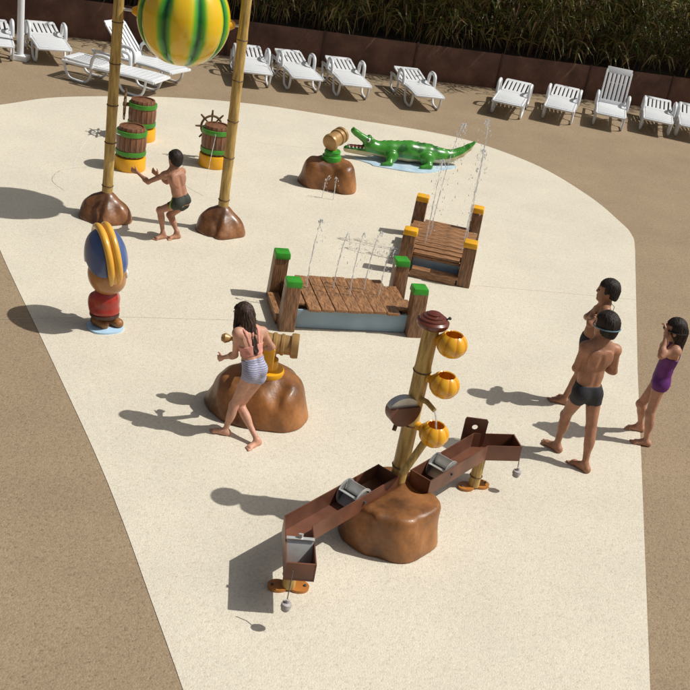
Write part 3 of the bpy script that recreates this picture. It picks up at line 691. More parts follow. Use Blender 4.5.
for A, B in zip(rings, rings[1:]):
    for i in range(6): q.bm.faces.new((A[i], A[(i + 1) % 6], B[(i + 1) % 6], B[i]))
q.bm.faces.new(rings[0]); q.bm.faces.new(rings[-1][::-1])
tme = q.mesh('trim_band'); tme.transform(tilt); link('trim_band', tme, M_TRIM, r)
for sy in (1, -1):
    e = MB().ball((.170, .02 + sy * .075, .585), (.022, .042, .05)).build('eye', M_EYEW, r); MB().ball((.188, .02 + sy * .07, .58), (.009, .02, .026)).build('pupil', M_PUPIL, e)

# ------------------------------------------------------------------ water table with troughs
WT = Vector((.585, 6.59, 0))
r = thing('water_table', 'brown rock water table with bamboo column, orange cups and two brown troughs', 'water table', WT)
lumps = [((-.03, .05, .0), (.30, .34, .55)), ((-.17, -.03, .0), (.24, .29, .48)), ((.14, -.04, .0), (.24, .28, .55)), ((-.0, -.15, .0), (.29, .22, .50)), ((0, .22, 0), (.30, .24, .45))]
def mid(p, q, z=.445):
    a, c = G(*p, z), G(*q, z); m = (a + c) / 2; return (m.x, m.y)
TLp = [mid((380, 462), (398, 478)), mid((285, 518), (313, 523)), mid((285, 565), (318, 563))]; TRp = [mid((407, 471), (434, 480)), mid((474, 433), (488, 446)), mid((519, 436), (518, 445))]
s = Sdf((-.6, -.6, -.03), (.6, .62, .6), .013)
for x_, y_, r_ in ((-.18, -.06, .215), (.15, -.02, .215), (.03, -.16, .22), (-.10, -.17, .19), (-.02, .18, .24), (-.12, .10, .23)): s.cone((x_, y_, -.1), (x_ * .93, y_ * .93, .40), r_ * 1.04, r_ * .90, .04)
lump(s, 2.2, .012)
for a_, b_, r_ in (((.26, -.40, .02), (.20, -.25, .45), .035), ((-.24, -.42, .0), (-.20, -.27, .45), .03), ((.02, -.48, .0), (.0, -.38, .45), .025)): s.cone(a_, b_, r_, r_, k=.05, op='sub')
plateau(s, .365, .05)
for pa, pb in ((TLp[0], TLp[1]), (TRp[0], TRp[1])):   # bedding of the two troughs
    s.cone((pa[0] - WT.x, pa[1] - WT.y, .45), (pb[0] - WT.x, pb[1] - WT.y, .45), .148, .148, k=.012, op='sub')
s.floor(0)
link('rock_base', s.mesh('rock_base', relax=2), M_ROCKL, r)
YC = 6.80
def DL(x, y, Y=YC): return D(x, y, Y) - WT
ctop = DL(433, 322); cbot = DL(398.5, 476); cbot.z = .30
col = bamboo(r, cbot, ctop, .062, [.13, .40, .72], 'column', .06)
cd = (ctop - cbot).normalized()
MB().lathe([(.05, -.03), (.105, -.03), (.118, -.01), (.118, .012), (.10, .025), (.098, .035), (.075, .043), (.073, .053), (.05, .06), (.048, .07), (.025, .078), (0, .082)], 32, ctop, cd).build('cap', M_CAP, r)
nz = DL(450, 318.5); no = MB().ball(nz, .014, 1).build('water_nozzle', M_DARKSTEEL, r); MB().tube([ctop + Vector((.06, 0, .02)), nz], .006, 6).build('nozzle_pipe', M_DARKSTEEL, no)
M_CUP = stripe_mat('orange_cup', 8.0, .3, [(.0, (.55, .17, .005)), (.15, (.68, .28, .008)), (.5, (.76, .365, .012)), (.9, (.80, .41, .025))])
M_CUPN = mat('cup_plain', (.72, .36, .014), .3, .12, 6, coat=.3)
R_ = .112
cprof = [(R_ * math.sin(a) * 1.0, -R_ * .9 * math.cos(a)) for a in np.linspace(0.001, 2.5, 18)]
cprof += [(cprof[-1][0] * .9, cprof[-1][1] - .005)] + [(R_ * .88 * math.sin(a), -R_ * .8 * math.cos(a)) for a in np.linspace(2.35, .6, 8)] + [(0, -R_ * .7)]
cup_me = MB().lathe(cprof, 60, fn=lambda a: 1 - .05 * (1 - abs(math.sin((a - .3) * 4))) ** 2).mesh('cup')
for px, py, Y in ((452, 344.5, 6.73), (444.5, 385, 6.71), (434, 434, 6.69)):
    c = DL(px, py, Y); o = link('cup', cup_me, M_CUP, r, c)
    t = (c - cbot).dot(cd); a = cbot + cd * t; d = (a - c); L_ = d.length; d.normalize()
    MB().tube([d * (R_ * .80), d * (R_ * 1.05), d * (L_ - .055)], [.058, .030, .034], 14).build('neck', M_CUPN, o)
# tipping bucket: half disc with a steel lid, small spout and a diagonal bamboo pipe
bc = DL(403, 409, 6.71)
q = MB(); n = 18; ax_ = Vector((.5, -.86, 0)); sd_ = Vector((.86, .5, 0)); R2 = .125
ring = [(math.cos(a), math.sin(a)) for a in np.linspace(PI * .93, 2 * PI * 1.035, n)]
fa = [q.bm.verts.new(bc + (sd_ * c_ + Vector((0, 0, 1)) * s_) * R2 + ax_ * .045) for c_, s_ in ring]; fb = [q.bm.verts.new(bc + (sd_ * c_ + Vector((0, 0, 1)) * s_) * R2 - ax_ * .045) for c_, s_ in ring]
q.bm.faces.new(fa); q.bm.faces.new(fb[::-1])
for i in range(n): q.bm.faces.new((fa[i], fb[i], fb[(i + 1) % n], fa[(i + 1) % n]))
tb = q.build('tipping_bucket', M_TROUGH, r)
q = MB(); fa = []; 
ring = [(math.cos(a), math.sin(a)) for a in np.linspace(.10, PI * .92, n)]
fa = [q.bm.verts.new(bc + (sd_ * c_ * 1.02 + Vector((0, 0, .80)) * s_) * R2 + ax_ * .02) for c_, s_ in ring]; fb = [q.bm.verts.new(bc + (sd_ * c_ * 1.02 + Vector((0, 0, .80)) * s_) * R2 - ax_ * .042) for c_, s_ in ring]
q.bm.faces.new(fa); q.bm.faces.new(fb[::-1])
for i in range(n): q.bm.faces.new((fa[i], fb[i], fb[(i + 1) % n], fa[(i + 1) % n]))
q.build('steel_lid', M_STEEL, tb)
MB().tube([bc + sd_ * -.03 + Vector((0, 0, -.11)), bc + sd_ * -.06 + ax_ * .03 + Vector((0, 0, -.16))], .016, 10).build('drain', M_NODE, tb)
a = DL(419, 398, 6.77); MB().tube([a, DL(427, 402, 6.69), DL(434.5, 410.5, 6.62)], [.022, .02, .018], 12).build('spout', M_BAMBOO, r)
MB().tube([DL(424, 443, 6.69), DL(402, 474, 6.62)], [.03, .03], 12).build('drain_pipe', M_BAMBOO, r)

def trough(path, w, h, z, name='trough', t=.009, ends=(True, True)):
    P = [Vector((p[0] - WT.x, p[1] - WT.y, 0)) for p in path]; n = len(P); side = []
    for i in range(n):
        a = (P[i] - P[i - 1]).normalized() if i else None; c = (P[i + 1] - P[i]).normalized() if i < n - 1 else None
        if a is None: d = c; k = 1
        elif c is None: d = a; k = 1
        else: d = (a + c).normalized(); k = 1 / max(.4, d.dot(a))
        side.append(Vector((-d.y, d.x, 0)) * k * w / 2)
    q = MB(); prof = [(1 + t, h), (1.0 + t, 0), (-1.0 - t, 0), (-1 - t, h), (-1 + t * 8, h), (-1 + t * 8, t), (1 - t * 8, t), (1 - t * 8, h)]
    rings = [[q.bm.verts.new(P[i] + side[i] * u + Vector((0, 0, z + v))) for u, v in prof] for i in range(n)]
    for A, B in zip(rings, rings[1:]):
        for i in range(8): q.bm.faces.new((A[i], A[(i + 1) % 8], B[(i + 1) % 8], B[i]))
    q.bm.faces.new(rings[0]); q.bm.faces.new(rings[-1][::-1])
    o = q.build(name, M_TROUGH, r, smooth=False)
    for e, i, j in ((ends[0], 0, 1), (ends[1], -1, -2)):
        if not e: continue
        d = (P[j] - P[i]).normalized(); c = P[i] + d * .008
        MB().box(c + Vector((0, 0, z + h / 2 + .002)), (.012, w * .93, h - .004), rot=rotz(math.atan2(d.y, d.x)), bevel=.002).build('end_plate', M_TROUGH, o)
    return o, P
def V2(px, py, z=.42): 
    v = G(px, py, z); return (v.x, v.y)
TL, PLt = trough(TLp, .20, .14, .305); TR, PRt = trough(TRp, .19, .14, .305)
def paddle(parent, P, i, f, w, R=.105, z=.385, phase=.3, near=1):
    d = (P[i + 1] - P[i]).normalized(); c = P[i].lerp(P[i + 1], f) + Vector((0, 0, z)); sde = Vector((-d.y, d.x, 0)); up = Vector((0, 0, 1))
    ww = w * .40
    o = MB().tube([c - sde * (w * .56), c + sde * (w * .56)], .012, 10).build('paddle_wheel', M_DARKSTEEL, parent)
    for k in range(5):
        a = phase + 2 * PI * k / 5; rad = d * math.cos(a) + up * math.sin(a); tn = -d * math.sin(a) + up * math.cos(a)
        m = Matrix((sde, rad, tn)).transposed()
        MB().box(c + rad * R * .55, (ww * 2, R * .9, .005), rot=m).build('blade', M_STEEL, o)
    for sg in (-1, 1):
        MB().lathe([(R * .98, -.003), (R * .98, .003), (R * .80, .003), (R * .80, -.003), (R * .98, -.003)], 24, c + sde * (sg * ww), sde).build('side_ring', M_STEEL, o)
    MB().lathe([(R * .80, -.004), (R * .80, .004)], 24, c + sde * (near * (ww - .008)), sde).build('side_disc', mat('disc_grey', (.42, .41, .39), .45, .15, 10), o)
paddle(TL, PLt, 0, .40, .205, phase=.5); paddle(TR, PRt, 0, .36, .195, phase=.2, near=-1)
# sluice gate in the lower part of the left trough
d = (PLt[2] - PLt[1]).normalized(); rot = rotz(math.atan2(d.y, d.x)); c = PLt[1].lerp(PLt[2], .56)
gt = MB().box(c + Vector((0, 0, .385)), (.008, .18, .15), rot=rot @ ry(math.radians(-22)), bevel=.002).build('sluice_gate', M_STEEL, TL)
MB().box(c + Vector((0, 0, .468)) - d * .03, (.03, .19, .012), rot=rot, bevel=.003).build('gate_lip', M_STEEL, gt)
MB().tube([c + Vector((0, 0, .468)) - d * .03, c + Vector((0, 0, .50)) - d * .04], [.012, .018], 10).build('gate_knob', M_STEEL, gt)
# raised splash wall with a hole at the bend of the right trough
A_ = G(466, 417, .58) - WT; B_ = G(489, 420, .58) - WT; A_.z = B_.z = 0; u = (B_ - A_).normalized(); nrm = Vector((-u.y, u.x, 0)); Lw = (B_ - A_).length
q = MB(); nn = 32; hc = Vector((Lw * .48, .19)); ow = []; iw = []
for k in range(nn):
    a = 2 * PI * k / nn; dx, dy = math.cos(a), math.sin(a)
    tt = min((Lw - hc.x) / dx if dx > 1e-6 else (hc.x / -dx if dx < -1e-6 else 9), (.275 - hc.y) / dy if dy > 1e-6 else (hc.y / -dy if dy < -1e-6 else 9))
    ow.append((hc.x + dx * tt, hc.y + dy * tt)); iw.append((hc.x + dx * .024, hc.y + dy * .024))
L3 = []
for off in (-.005, .005):
    L3.append([[q.bm.verts.new(A_ + u * x + nrm * off + Vector((0, 0, .307 + y))) for x, y in lst] for lst in (ow, iw)])
for k in range(nn):
    k2 = (k + 1) % nn
    for a in (0, 1): q.bm.faces.new((L3[a][0][k], L3[a][0][k2], L3[a][1][k2], L3[a][1][k]))
    for a in (0, 1): q.bm.faces.new((L3[0][a][k], L3[0][a][k2], L3[1][a][k2], L3[1][a][k]))
q.build('splash_wall', M_TROUGH, TR, smooth=False)
# legs with orange foot plates
M_ORG = M_ORANGE
for (fx, fy), an in (((288, 588), .2), ((473, 487), .5)):
    g0 = G(fx, fy) - WT
    lg = bamboo(r, g0 + Vector((0, 0, .02)), g0 + Vector((0.0, 0.0, .304)), .048, [.35], 'leg', .046)
    poly = [((.085 + .06 * math.cos(2 * a)) * math.cos(a + an) + g0.x, (.085 + .06 * math.cos(2 * a)) * math.sin(a + an) + g0.y) for a in np.linspace(0, 2 * PI, 60, endpoint=False)]
    fp = MB().prism(poly, .005, .026).build('foot_plate', M_ORG, lg)
    for k in range(2):
        a = an + k * PI; MB().lathe([(.011, .026), (.011, .034), (.006, .036)], 8, (g0.x + .115 * math.cos(a), g0.y + .115 * math.sin(a), 0)).build('bolt', M_DARKSTEEL, lg)
# plugs hanging on cables
M_CABLE = mat('cable', (.12, .10, .08), .5, .2)
for a_, m_, e_, in ((G(293, 571, .43) - WT, G(290, 586, .33) - WT, G(286, 606, .21) - WT), (G(520.5, 445, .43) - WT, G(520, 456, .31) - WT, G(516.5, 473, .20) - WT)):
    ea = e_ + Vector((0, 0, .03))
    o = MB().lathe([(.012, .05), (.014, .028), (.034, .022), (.036, -.005), (.028, -.008), (.028, -.03), (.022, -.036), (0, -.036)][::-1], 16, e_, (.1, .05, 1)).build('plug', mat('plug_grey', (.38, .36, .35), .5, .2, 20), r)
    MB().tube([a_, m_, ea], .004, 6).build('cable', M_CABLE, o)

# ------------------------------------------------------------------ people
def unit(v): v = np.array(v, float); return v / np.linalg.norm(v)
M_EYED = mat('eye_dark', (.02, .015, .012), .2, .1); M_LIP = mat('lip', (.32, .12, .09), .4, .1)
def person(Y0, joints, label, group, skinm, hairm, face, scale=1.0, feet=None, hands=None, hair='short', wear=(), up_head=(0, 0, 1), vox=.0058, hair_cones=(), hs_=1.13):
    J = {k: np.array(D(v[0], v[1], Y0 + v[2])) for k, v in joints.items()}
    org = np.array([(J['anL'][0] + J['anR'][0]) / 2, (J['anL'][1] + J['anR'][1]) / 2, 0])
    for k in J: J[k] = J[k] - org
    q = scale
    P = np.array(list(J.values())); lo = P.min(0) - .2; hi = P.max(0) + .2; lo[2] = -.012
    s = Sdf(lo, hi, vox)
    up = unit(J['neck'] - J['pel']); rt = J['shR'] - J['shL']; rt = unit(rt - up * (rt @ up)); fw = np.cross(up, rt)
    TR_ = np.stack([rt, fw, up], 1); L = np.linalg.norm(J['neck'] - J['pel']); pel = J['pel']; at = lambda t: pel + up * L * t
    sw = np.linalg.norm(J['shR'] - J['shL']) / 2
    s.ell(at(.70), (sw * .82, .082 * q, L * .30), TR_, .04); s.ell(at(.40), (sw * .74, .072 * q, L * .30), TR_, .05); s.ell(at(.22), (sw * .72, .072 * q, L * .22), TR_, .05); s.ell(at(.0), (.112 * q, .082 * q, .085 * q), TR_, .05)
    s.ell(at(.82), (sw * .85, .06 * q, .07 * q), TR_, .04)
    for sd_ in (-1, 1):
        s.ell(at(-.05) + rt * sd_ * .055 * q - fw * .045 * q, (.058 * q, .050 * q, .066 * q), TR_, .035)
        s.ell(at(.70) + rt * sd_ * sw * .48 - fw * .068 * q, (.045 * q, .012 * q, .065 * q), TR_, .04)
    s.cone(at(.15) - fw * .092 * q, at(.75) - fw * .100 * q, .010 * q, .010 * q, .03, 'sub')
    # neck, head
    qb = q; q = q * hs_
    hd = J['head']; hu = unit(up_head); fc = unit(np.array(face) - hu * (np.array(face) @ hu)); hr = np.cross(fc, hu); HR = np.stack([hr, fc, hu], 1)
    s.cone(at(.98), hd - hu * .05 * q - fc * .01, .043 * qb, .041 * qb, .03)
    for sd_ in ('L', 'R'):
        s.cone(at(1.03), J['sh' + sd_], .036 * qb, .034 * qb, .05); s.ell(J['sh' + sd_], (.045 * qb,) * 3, None, .03)
    s.ell(hd + hu * .018 * q, (.070 * q, .085 * q, .086 * q), HR, .02); s.ell(hd - hu * .045 * q + fc * .026 * q, (.050 * q, .052 * q, .062 * q), HR, .03)
    s.cone(hd + hu * .010 * q + fc * .079 * q, hd - hu * .016 * q + fc * .088 * q, .008 * q, .011 * q, .014)
    s.ell(hd - hu * .052 * q + fc * .075 * q, (.02 * q, .010 * q, .010 * q), HR, .01); s.ell(hd - hu * .082 * q + fc * .062 * q, (.02 * q, .018 * q, .016 * q), HR, .02)
    for sd_ in (-1, 1):
        s.ell(hd + hr * sd_ * .073 * q - fc * .006 * q - hu * .01 * q, (.010 * q, .018 * q, .028 * q), HR, .008)
        s.ell(hd + hr * sd_ * .030 * q + fc * .088 * q + hu * .006 * q, (.016 * q, .012 * q, .010 * q), HR, .012, 'sub')
    q = qb
    # arms and hands
    hinfo = hands or {}
    for sd_ in ('L', 'R'):
        a, e, w = J['sh' + sd_], J['el' + sd_], J['wr' + sd_]
        s.cone(a, e, .040 * q, .030 * q, .03); s.cone(e, w, .031 * q, .0205 * q, .02); s.ell(e + (w - e) * .25, (.034 * q,) * 3, None, .03)
        hi_ = hinfo.get(sd_, {}); d = unit(hi_.get('dir', w - e)); nrm = np.array(hi_.get('n', np.cross(d, [0, 0, 1.]) + .01)); nrm = unit(nrm - d * (nrm @ d)); lat = np.cross(d, nrm); curl = hi_.get('curl', .5)
        HM = np.stack([lat, nrm, d], 1); pc_ = w + d * .045 * q
        s.ell(pc_, (.034 * q, .015 * q, .05 * q), HM, .015)
        for fi, (off, ln) in enumerate(((-.027, .058), (-.009, .067), (.009, .063), (.026, .050))):
            b0 = w + d * .082 * q + lat * off * q; c1 = curl * .7; d1 = d * math.cos(c1) + nrm * math.sin(c1) + lat * off * 3; d1 = unit(d1); c2 = curl * 1.7; d2 = unit(d * math.cos(c2) + nrm * math.sin(c2))
            m1 = b0 + d1 * ln * .55 * q; s.cone(b0 - d * .01, m1, .0085 * q, .0078 * q, .004); s.cone(m1, m1 + d2 * ln * .5 * q, .0078 * q, .0068 * q, .004)
        tb_ = w + d * .025 * q - lat * .03 * q; td = unit(d * .75 - lat * .65 + nrm * .3); s.cone(tb_, tb_ + td * .03 * q, .0105 * q, .009 * q, .008); s.cone(tb_ + td * .03 * q, tb_ + td * .03 * q + unit(td + d * .5) * .026 * q, .009 * q, .0075 * q, .004)
    # legs and feet
    for sd_ in ('L', 'R'):
        h_, kn, an = J['hip' + sd_], J['kn' + sd_], J['an' + sd_]
        s.cone(h_, kn, .068 * q, .043 * q, .04); s.cone(kn, an, .042 * q, .026 * q, .02)
        back = -fw; ax = unit(an - kn); back = unit(back - ax * (back @ ax)); s.ell(kn + (an - kn) * .30 + back * .014 * q, np.array((.040, .042, .095)) * q, np.stack([unit(np.cross(back, ax)), back, ax], 1), .03)
        s.ell(kn + fw * .012 * q, (.036 * q,) * 3, None, .03)
        ft = feet[sd_]; t = unit(ft['dir']); heel = np.array(ft['heel']) if 'heel' in ft else np.array([an[0], an[1], .028 * q]) - np.array([t[0], t[1], 0]) * .03 * q
        lt = unit(np.cross(t, [0, 0, 1.])); ball = heel + t * .135 * q; ball[2] = max(.018 * q, ball[2]); 
        s.cone(an, heel, .029 * q, .029 * q, .02); s.cone(an, heel + t * .075 * q + np.array([0, 0, .012]), .027 * q, .026 * q, .02)
        s.cone(heel, ball - lt * .012 * q, .028 * q, .022 * q, .02); s.cone(heel, ball + lt * .016 * q, .026 * q, .018 * q, .02)
        tf = unit([t[0], t[1], min(0, t[2]) * .2])
        for i in range(5):
            o_ = (-.030 + i * .0145) * q * (1 if sd_ == 'L' else -1); b0 = ball + lt * -o_ * 1.0; b0[2] = .013 * q if b0[2] < .03 else b0[2]
            # big toe on the inner side
            s.cone(b0, b0 + tf * (.046 - .006 * i) * q, (.013 if i == 0 else .0095) * q, (.011 if i == 0 else .008) * q, .006)
    s.floor(0.001)
    r = thing('person', label, 'person', org, 0, group)
    link('body', s.mesh('body', relax=1), skinm, r)
    gx = s.full()
    def cyl(a, b_, R, z0=0.0, z1=1.0):
        """flat ended cylinder region between fractions z0..z1 of a->b"""
        a = np.array(a); d = np.array(b_) - a; Ln = np.linalg.norm(d); d = d / Ln
        px, py, pz = gx[0] - a[0], gx[1] - a[1], gx[2] - a[2]; t = px * d[0] + py * d[1] + pz * d[2]
        rad = np.sqrt(np.maximum(px * px + py * py + pz * pz - t * t, 0)) - R
        return np.maximum(np.maximum(rad, z0 * Ln - t), t - z1 * Ln)
    ctx = dict(J=J, q=q, at=at, up=up, rt=rt, fw=fw, L=L, cyl=cyl, s=s, gx=gx, hd=hd, hu=hu, fc=fc, hr=hr, HR=HR, sw=sw)
    for nm, fn, m, *off in wear:
        reg = fn(ctx); link(nm, s.mesh(nm, np.maximum(s.D - (off[0] if off else .006), reg), relax=1), m, r)
    # hair
    q = q * hs_
    hs = Sdf(hd - .42, hd + .22, .0055)
    hs.ell(hd + hu * .024 * q - fc * .008 * q, (.084 * q, .096 * q, .096 * q), HR, .01); hs.ell(hd - fc * .035 * q - hu * .025 * q, (.075 * q, .062 * q, .075 * q), HR, .02)
    hg = hs.full(); X, Yy, Z = hg[0] - hd[0], hg[1] - hd[1], hg[2] - hd[2]
    lf = X * fc[0] + Yy * fc[1] + Z * fc[2]; lu = X * hu[0] + Yy * hu[1] + Z * hu[2]; lr = X * hr[0] + Yy * hr[1] + Z * hr[2]
    cut = np.minimum(lf - .032 * q + np.maximum(0, .0), .050 * q - lu - .0)  # face opening
    hs.D = np.maximum(hs.D, cut)
    if hair == 'short': hs.D = np.maximum(hs.D, -(lu + .022 * q - .55 * lf)); hs.D = hs.D + (.0022 * np.sin(X * 150 + 2 * np.sin(Z * 70)) * np.sin(Yy * 130 + 1.0) * np.sin(Z * 110 + Yy * 60)).astype(np.float32)
    for a, b_, ra, rb in hair_cones: hs.cone(hd + a[0] * hr * q + a[1] * fc * q + a[2] * hu * q, hd + b_[0] * hr * q + b_[1] * fc * q + b_[2] * hu * q, ra * q, rb * q, .015)
    ang = np.arctan2(lr, -lf); hs.D = hs.D + ((.0032 if hair == 'long' else .0014) * np.sin(ang * 31 + lu * 40 + 1.5 * np.sin(lu * 50)) + .0014 * np.sin(ang * 43 - lu * 60 + 1.3) + .002 * np.sin(lr * 60 + lu * 25)).astype(np.float32)
    link('hair', hs.mesh('hair', relax=1), hairm, r)
    for sd_ in (-1, 1):
        c = hd + hr * sd_ * .030 * q + fc * .075 * q + hu * .006 * q; MB().ball(c, (.011 * q,) * 3, 1).build('eye', M_EYED, r)
    return r, ctx, org
def trunks(top=.14, leg=.30):
    def f(c):
        J = c['J']; cyl = c['cyl']; R = .19 * c['q']
        a = cyl(c['at'](-.32), c['at'](top), R, 0.0, 1.0)
        d = None
        for sd in 'LR':
            k = cyl(J['hip' + sd] + unit(J['hip' + sd] - J['kn' + sd]) * .05, J['kn' + sd], .115 * c['q'], 0, leg); d = k if d is None else np.minimum(d, k)
        hipc = cyl(c['at'](-.14), c['at'](top), R, 0, 1)
        body = np.minimum(hipc, d)
        # keep below the waist plane
        p = c['at'](top); u = c['up']; g = c['gx']; pl = (g[0] - p[0]) * u[0] + (g[1] - p[1]) * u[1] + (g[2] - p[2]) * u[2]
        return np.maximum(body, pl)
    return f
def band_sdf(ctx, lo, hi, inner=.0):
    def f(c): return c['cyl'](c['at'](lo), c['at'](hi), .21 * c['q'])
    return f
def onepiece(top=.72, legcut=.06, straps=True):
    def f(c):
        J = c['J']; a = c['cyl'](c['at'](-.20), c['at'](top), .175 * c['q'])
        d = np.minimum(a, np.minimum(c['cyl'](J['hipL'], J['knL'], .12 * c['q'], -.3, legcut), c['cyl'](J['hipR'], J['knR'], .12 * c['q'], -.3, legcut)))
        p = c['at'](top); u = c['up']; g = c['gx']; pl = (g[0] - p[0]) * u[0] + (g[1] - p[1]) * u[1] + (g[2] - p[2]) * u[2]
        d = np.maximum(d, pl)
        for sd in 'LR':      # leave the arms bare
            for x, y in (('sh', 'el'), ('el', 'wr')): d = np.maximum(d, -c['cyl'](J[x + sd], J[y + sd], .052 * c['q'], .0, 1.1))
        for sg in ((-1, 1) if straps else ()):   # straps
            a0 = c['at'](top - .02) + c['rt'] * sg * c['sw'] * .45
            st = c['cyl'](a0 - c['fw'] * .02, c['at'](1.02) + c['rt'] * sg * c['sw'] * .38 - c['fw'] * .02, .0)
            sl = np.abs((g[0] - a0[0]) * c['rt'][0] + (g[1] - a0[1]) * c['rt'][1] + (g[2] - a0[2]) * c['rt'][2]) - .010
            st = np.maximum(np.maximum(sl, -pl), c['cyl'](c['at'](top - .02), c['at'](1.06), .15 * c['q'])); d = np.minimum(d, st)
        return d
    return f
def pink_top(c):
    g = c['gx']; J = c['J']; a = c['cyl'](c['at'](.33), c['at'](.74), .17 * c['q'])
    def lin_(v, p): return (g[0] - p[0]) * v[0] + (g[1] - p[1]) * v[1] + (g[2] - p[2]) * v[2]
    o = c['at'](.0); x = lin_(c['rt'], o); z = lin_(c['up'], o) / c['L']
    low = np.maximum(a, z - .58)
    col = None
    for k in (-.035, 0.0, .035):       # strappy back and front
        w = np.maximum(np.abs(x - k * (1 + (z - .5) * 1.6)) - .010, c['cyl'](c['at'](.5), c['at'](1.0), .14 * c['q'])); col = w if col is None else np.minimum(col, w)
    front = np.maximum(np.maximum(c['cyl'](c['at'](.4), c['at'](.80), .15), -lin_(c['fw'], o)), np.abs(x) - .10)
    d = np.minimum(np.minimum(low, col), front)
    for sd in 'LR':
        for p, q in (('sh', 'el'), ('el', 'wr')): d = np.maximum(d, -c['cyl'](J[p + sd], J[q + sd], .05 * c['q'], .12, 1.1))
    return d
SK1 = skin('skin_tan', (.36, .185, .112)); SK2 = skin('skin_brown', (.34, .17, .10)); SK3 = skin('skin_light', (.55, .31, .215)); SK4 = skin('skin_olive', (.43, .235, .155)); SK5 = skin('skin_sun', (.41, .215, .138))
HAIR1 = mat('hair_black', (.014, .010, .009), .6, .5, 60, stretch=(1, 1, .15), second=(.028, .02, .016), bump=.5, bscale=70, spec=.25); HAIR2 = mat('hair_dark_brown', (.022, .012, .009), .55, .5, 60, stretch=(1, 1, .15), second=(.05, .028, .018), bump=.5, bscale=70, spec=.3)
M_TRUNK = mat('trunks_charcoal', (.022, .022, .027), .75, .3, 10, bump=.2, bscale=90); M_TRUNK2 = mat('trunks_dark_green', (.030, .036, .026), .7, .3, 10, bump=.2, bscale=90)
M_LIME = mat('lime_piping', (.35, .42, .03), .7, .15); M_PURPLE = mat('purple_swimsuit', (.11, .012, .15), .6, .35, 12, bump=.2, bscale=60)
M_PINK = mat('pink_top', (.66, .29, .235), .7, .2, 14, bump=.2, bscale=70)
M_GOG = mat('goggle_blue', (.12, .22, .28), .35, .2); M_GOGD = mat('goggle_dark', (.015, .015, .018), .2, .1); M_CORD = mat('cord_green', (.25, .36, .12), .6, .1)
def stripes_mat():
    m = bpy.data.materials.new('striped_bottom'); m.use_nodes = True; t = m.node_tree; N = t.nodes; L = t.links; p = N['Principled BSDF']
    tc = N.new('ShaderNodeTexCoord'); w = N.new('ShaderNodeTexWave'); w.bands_direction = 'Z'; w.inputs['Scale'].default_value = 19; w.inputs['Distortion'].default_value = 2.2; w.inputs['Detail Scale'].default_value = 3
    L.new(tc.outputs['Object'], w.inputs['Vector']); r = N.new('ShaderNodeValToRGB'); e = r.color_ramp.elements
    e[0].position = .25; e[0].color = (.21, .23, .40, 1); e[1].position = .6; e[1].color = (.47, .46, .55, 1); L.new(w.outputs[0], r.inputs[0]); L.new(r.outputs[0], p.inputs['Base Color']); p.inputs['Roughness'].default_value = .7
    return m
def head_strap(ctx, r, m, hgt=.02, rad=.003, tilt=0.0, name='goggle_strap'):
    c = ctx['hd'] + ctx['hu'] * hgt; q = ctx['q'] * 1.13; pts = []
    for k in range(30):
        a = 2 * PI * k / 30; pts.append(c + ctx['hr'] * .0885 * q * math.cos(a) + ctx['fc'] * (.101 * q * math.sin(a) - .010) + ctx['hu'] * tilt * math.sin(a))
    o = MB().tube(pts, rad, 6, closed=True).build(name, m, r); o.scale = (1, 1, 1); return o

# standing in charcoal trunks, seen from behind
r1, c1, o1 = person(8.09, dict(head=(606, 326, .06), neck=(601, 341, .05), shL=(585.5, 347, 0.0), shR=(615.5, 350, .1), elL=(576, 368, .02), elR=(613.5, 371, .16), wrL=(588, 364, .19), wrR=(600, 365, .21), pel=(587, 388, .05), hipL=(580.5, 394, .0), hipR=(594, 395, .06), knL=(566, 415, .12), anL=(557, 444, .17), knR=(591, 429, 0), anR=(585, 464, -.09)),
    'person in charcoal swim trunks with blue goggle strap standing with back turned and arms folded', None, SK1, HAIR1, (-.6, .8, .0), 1.05,
    feet=dict(L=dict(dir=(-.62, .55, 0)), R=dict(dir=(-.55, .5, 0))), wear=[('swim_trunks', trunks(.12, .36), M_TRUNK)])
head_strap(c1, r1, M_GOG, .0, .006, -.012)
# standing behind, arms folded
r2, c2, o2 = person(9.18, dict(head=(608, 291.5, .0), neck=(605, 304, 0), shL=(606, 311, -.12), shR=(604, 304, .12), elL=(590, 324, -.19), elR=(587, 317, .16), wrL=(592, 314, .02), wrR=(594, 318, -.06), pel=(588.5, 341, 0), hipL=(587, 347, -.07), hipR=(587, 344, .07), knL=(580, 372, -.06), anL=(564, 398, -.0), knR=(580, 369, .05), anR=(572, 391, .08)),
    'person in dark trunks standing with folded arms facing the splash pad, goggles round the neck', None, SK2, HAIR1, (-.97, .2, .05), .97,
    feet=dict(L=dict(dir=(-.95, .1, 0)), R=dict(dir=(-.95, .2, 0))), wear=[('swim_trunks', trunks(.16, .36), M_TRUNK)])
nk = c2['at'](1.0); pts = [nk + np.array([.055 * math.cos(a), .06 * math.sin(a), .012 * math.cos(a) + .01]) for a in np.linspace(0, 2 * PI, 20, endpoint=False)]
gs = MB().tube(pts, .005, 6, closed=True).build('goggle_cord', M_CORD, r2)
MB().tube([nk + np.array([.055, -.01, .02]), nk + np.array([.085, -.03, .0]), nk + np.array([.08, -.04, -.05])], .0035, 6).build('cord_end', M_CORD, gs)
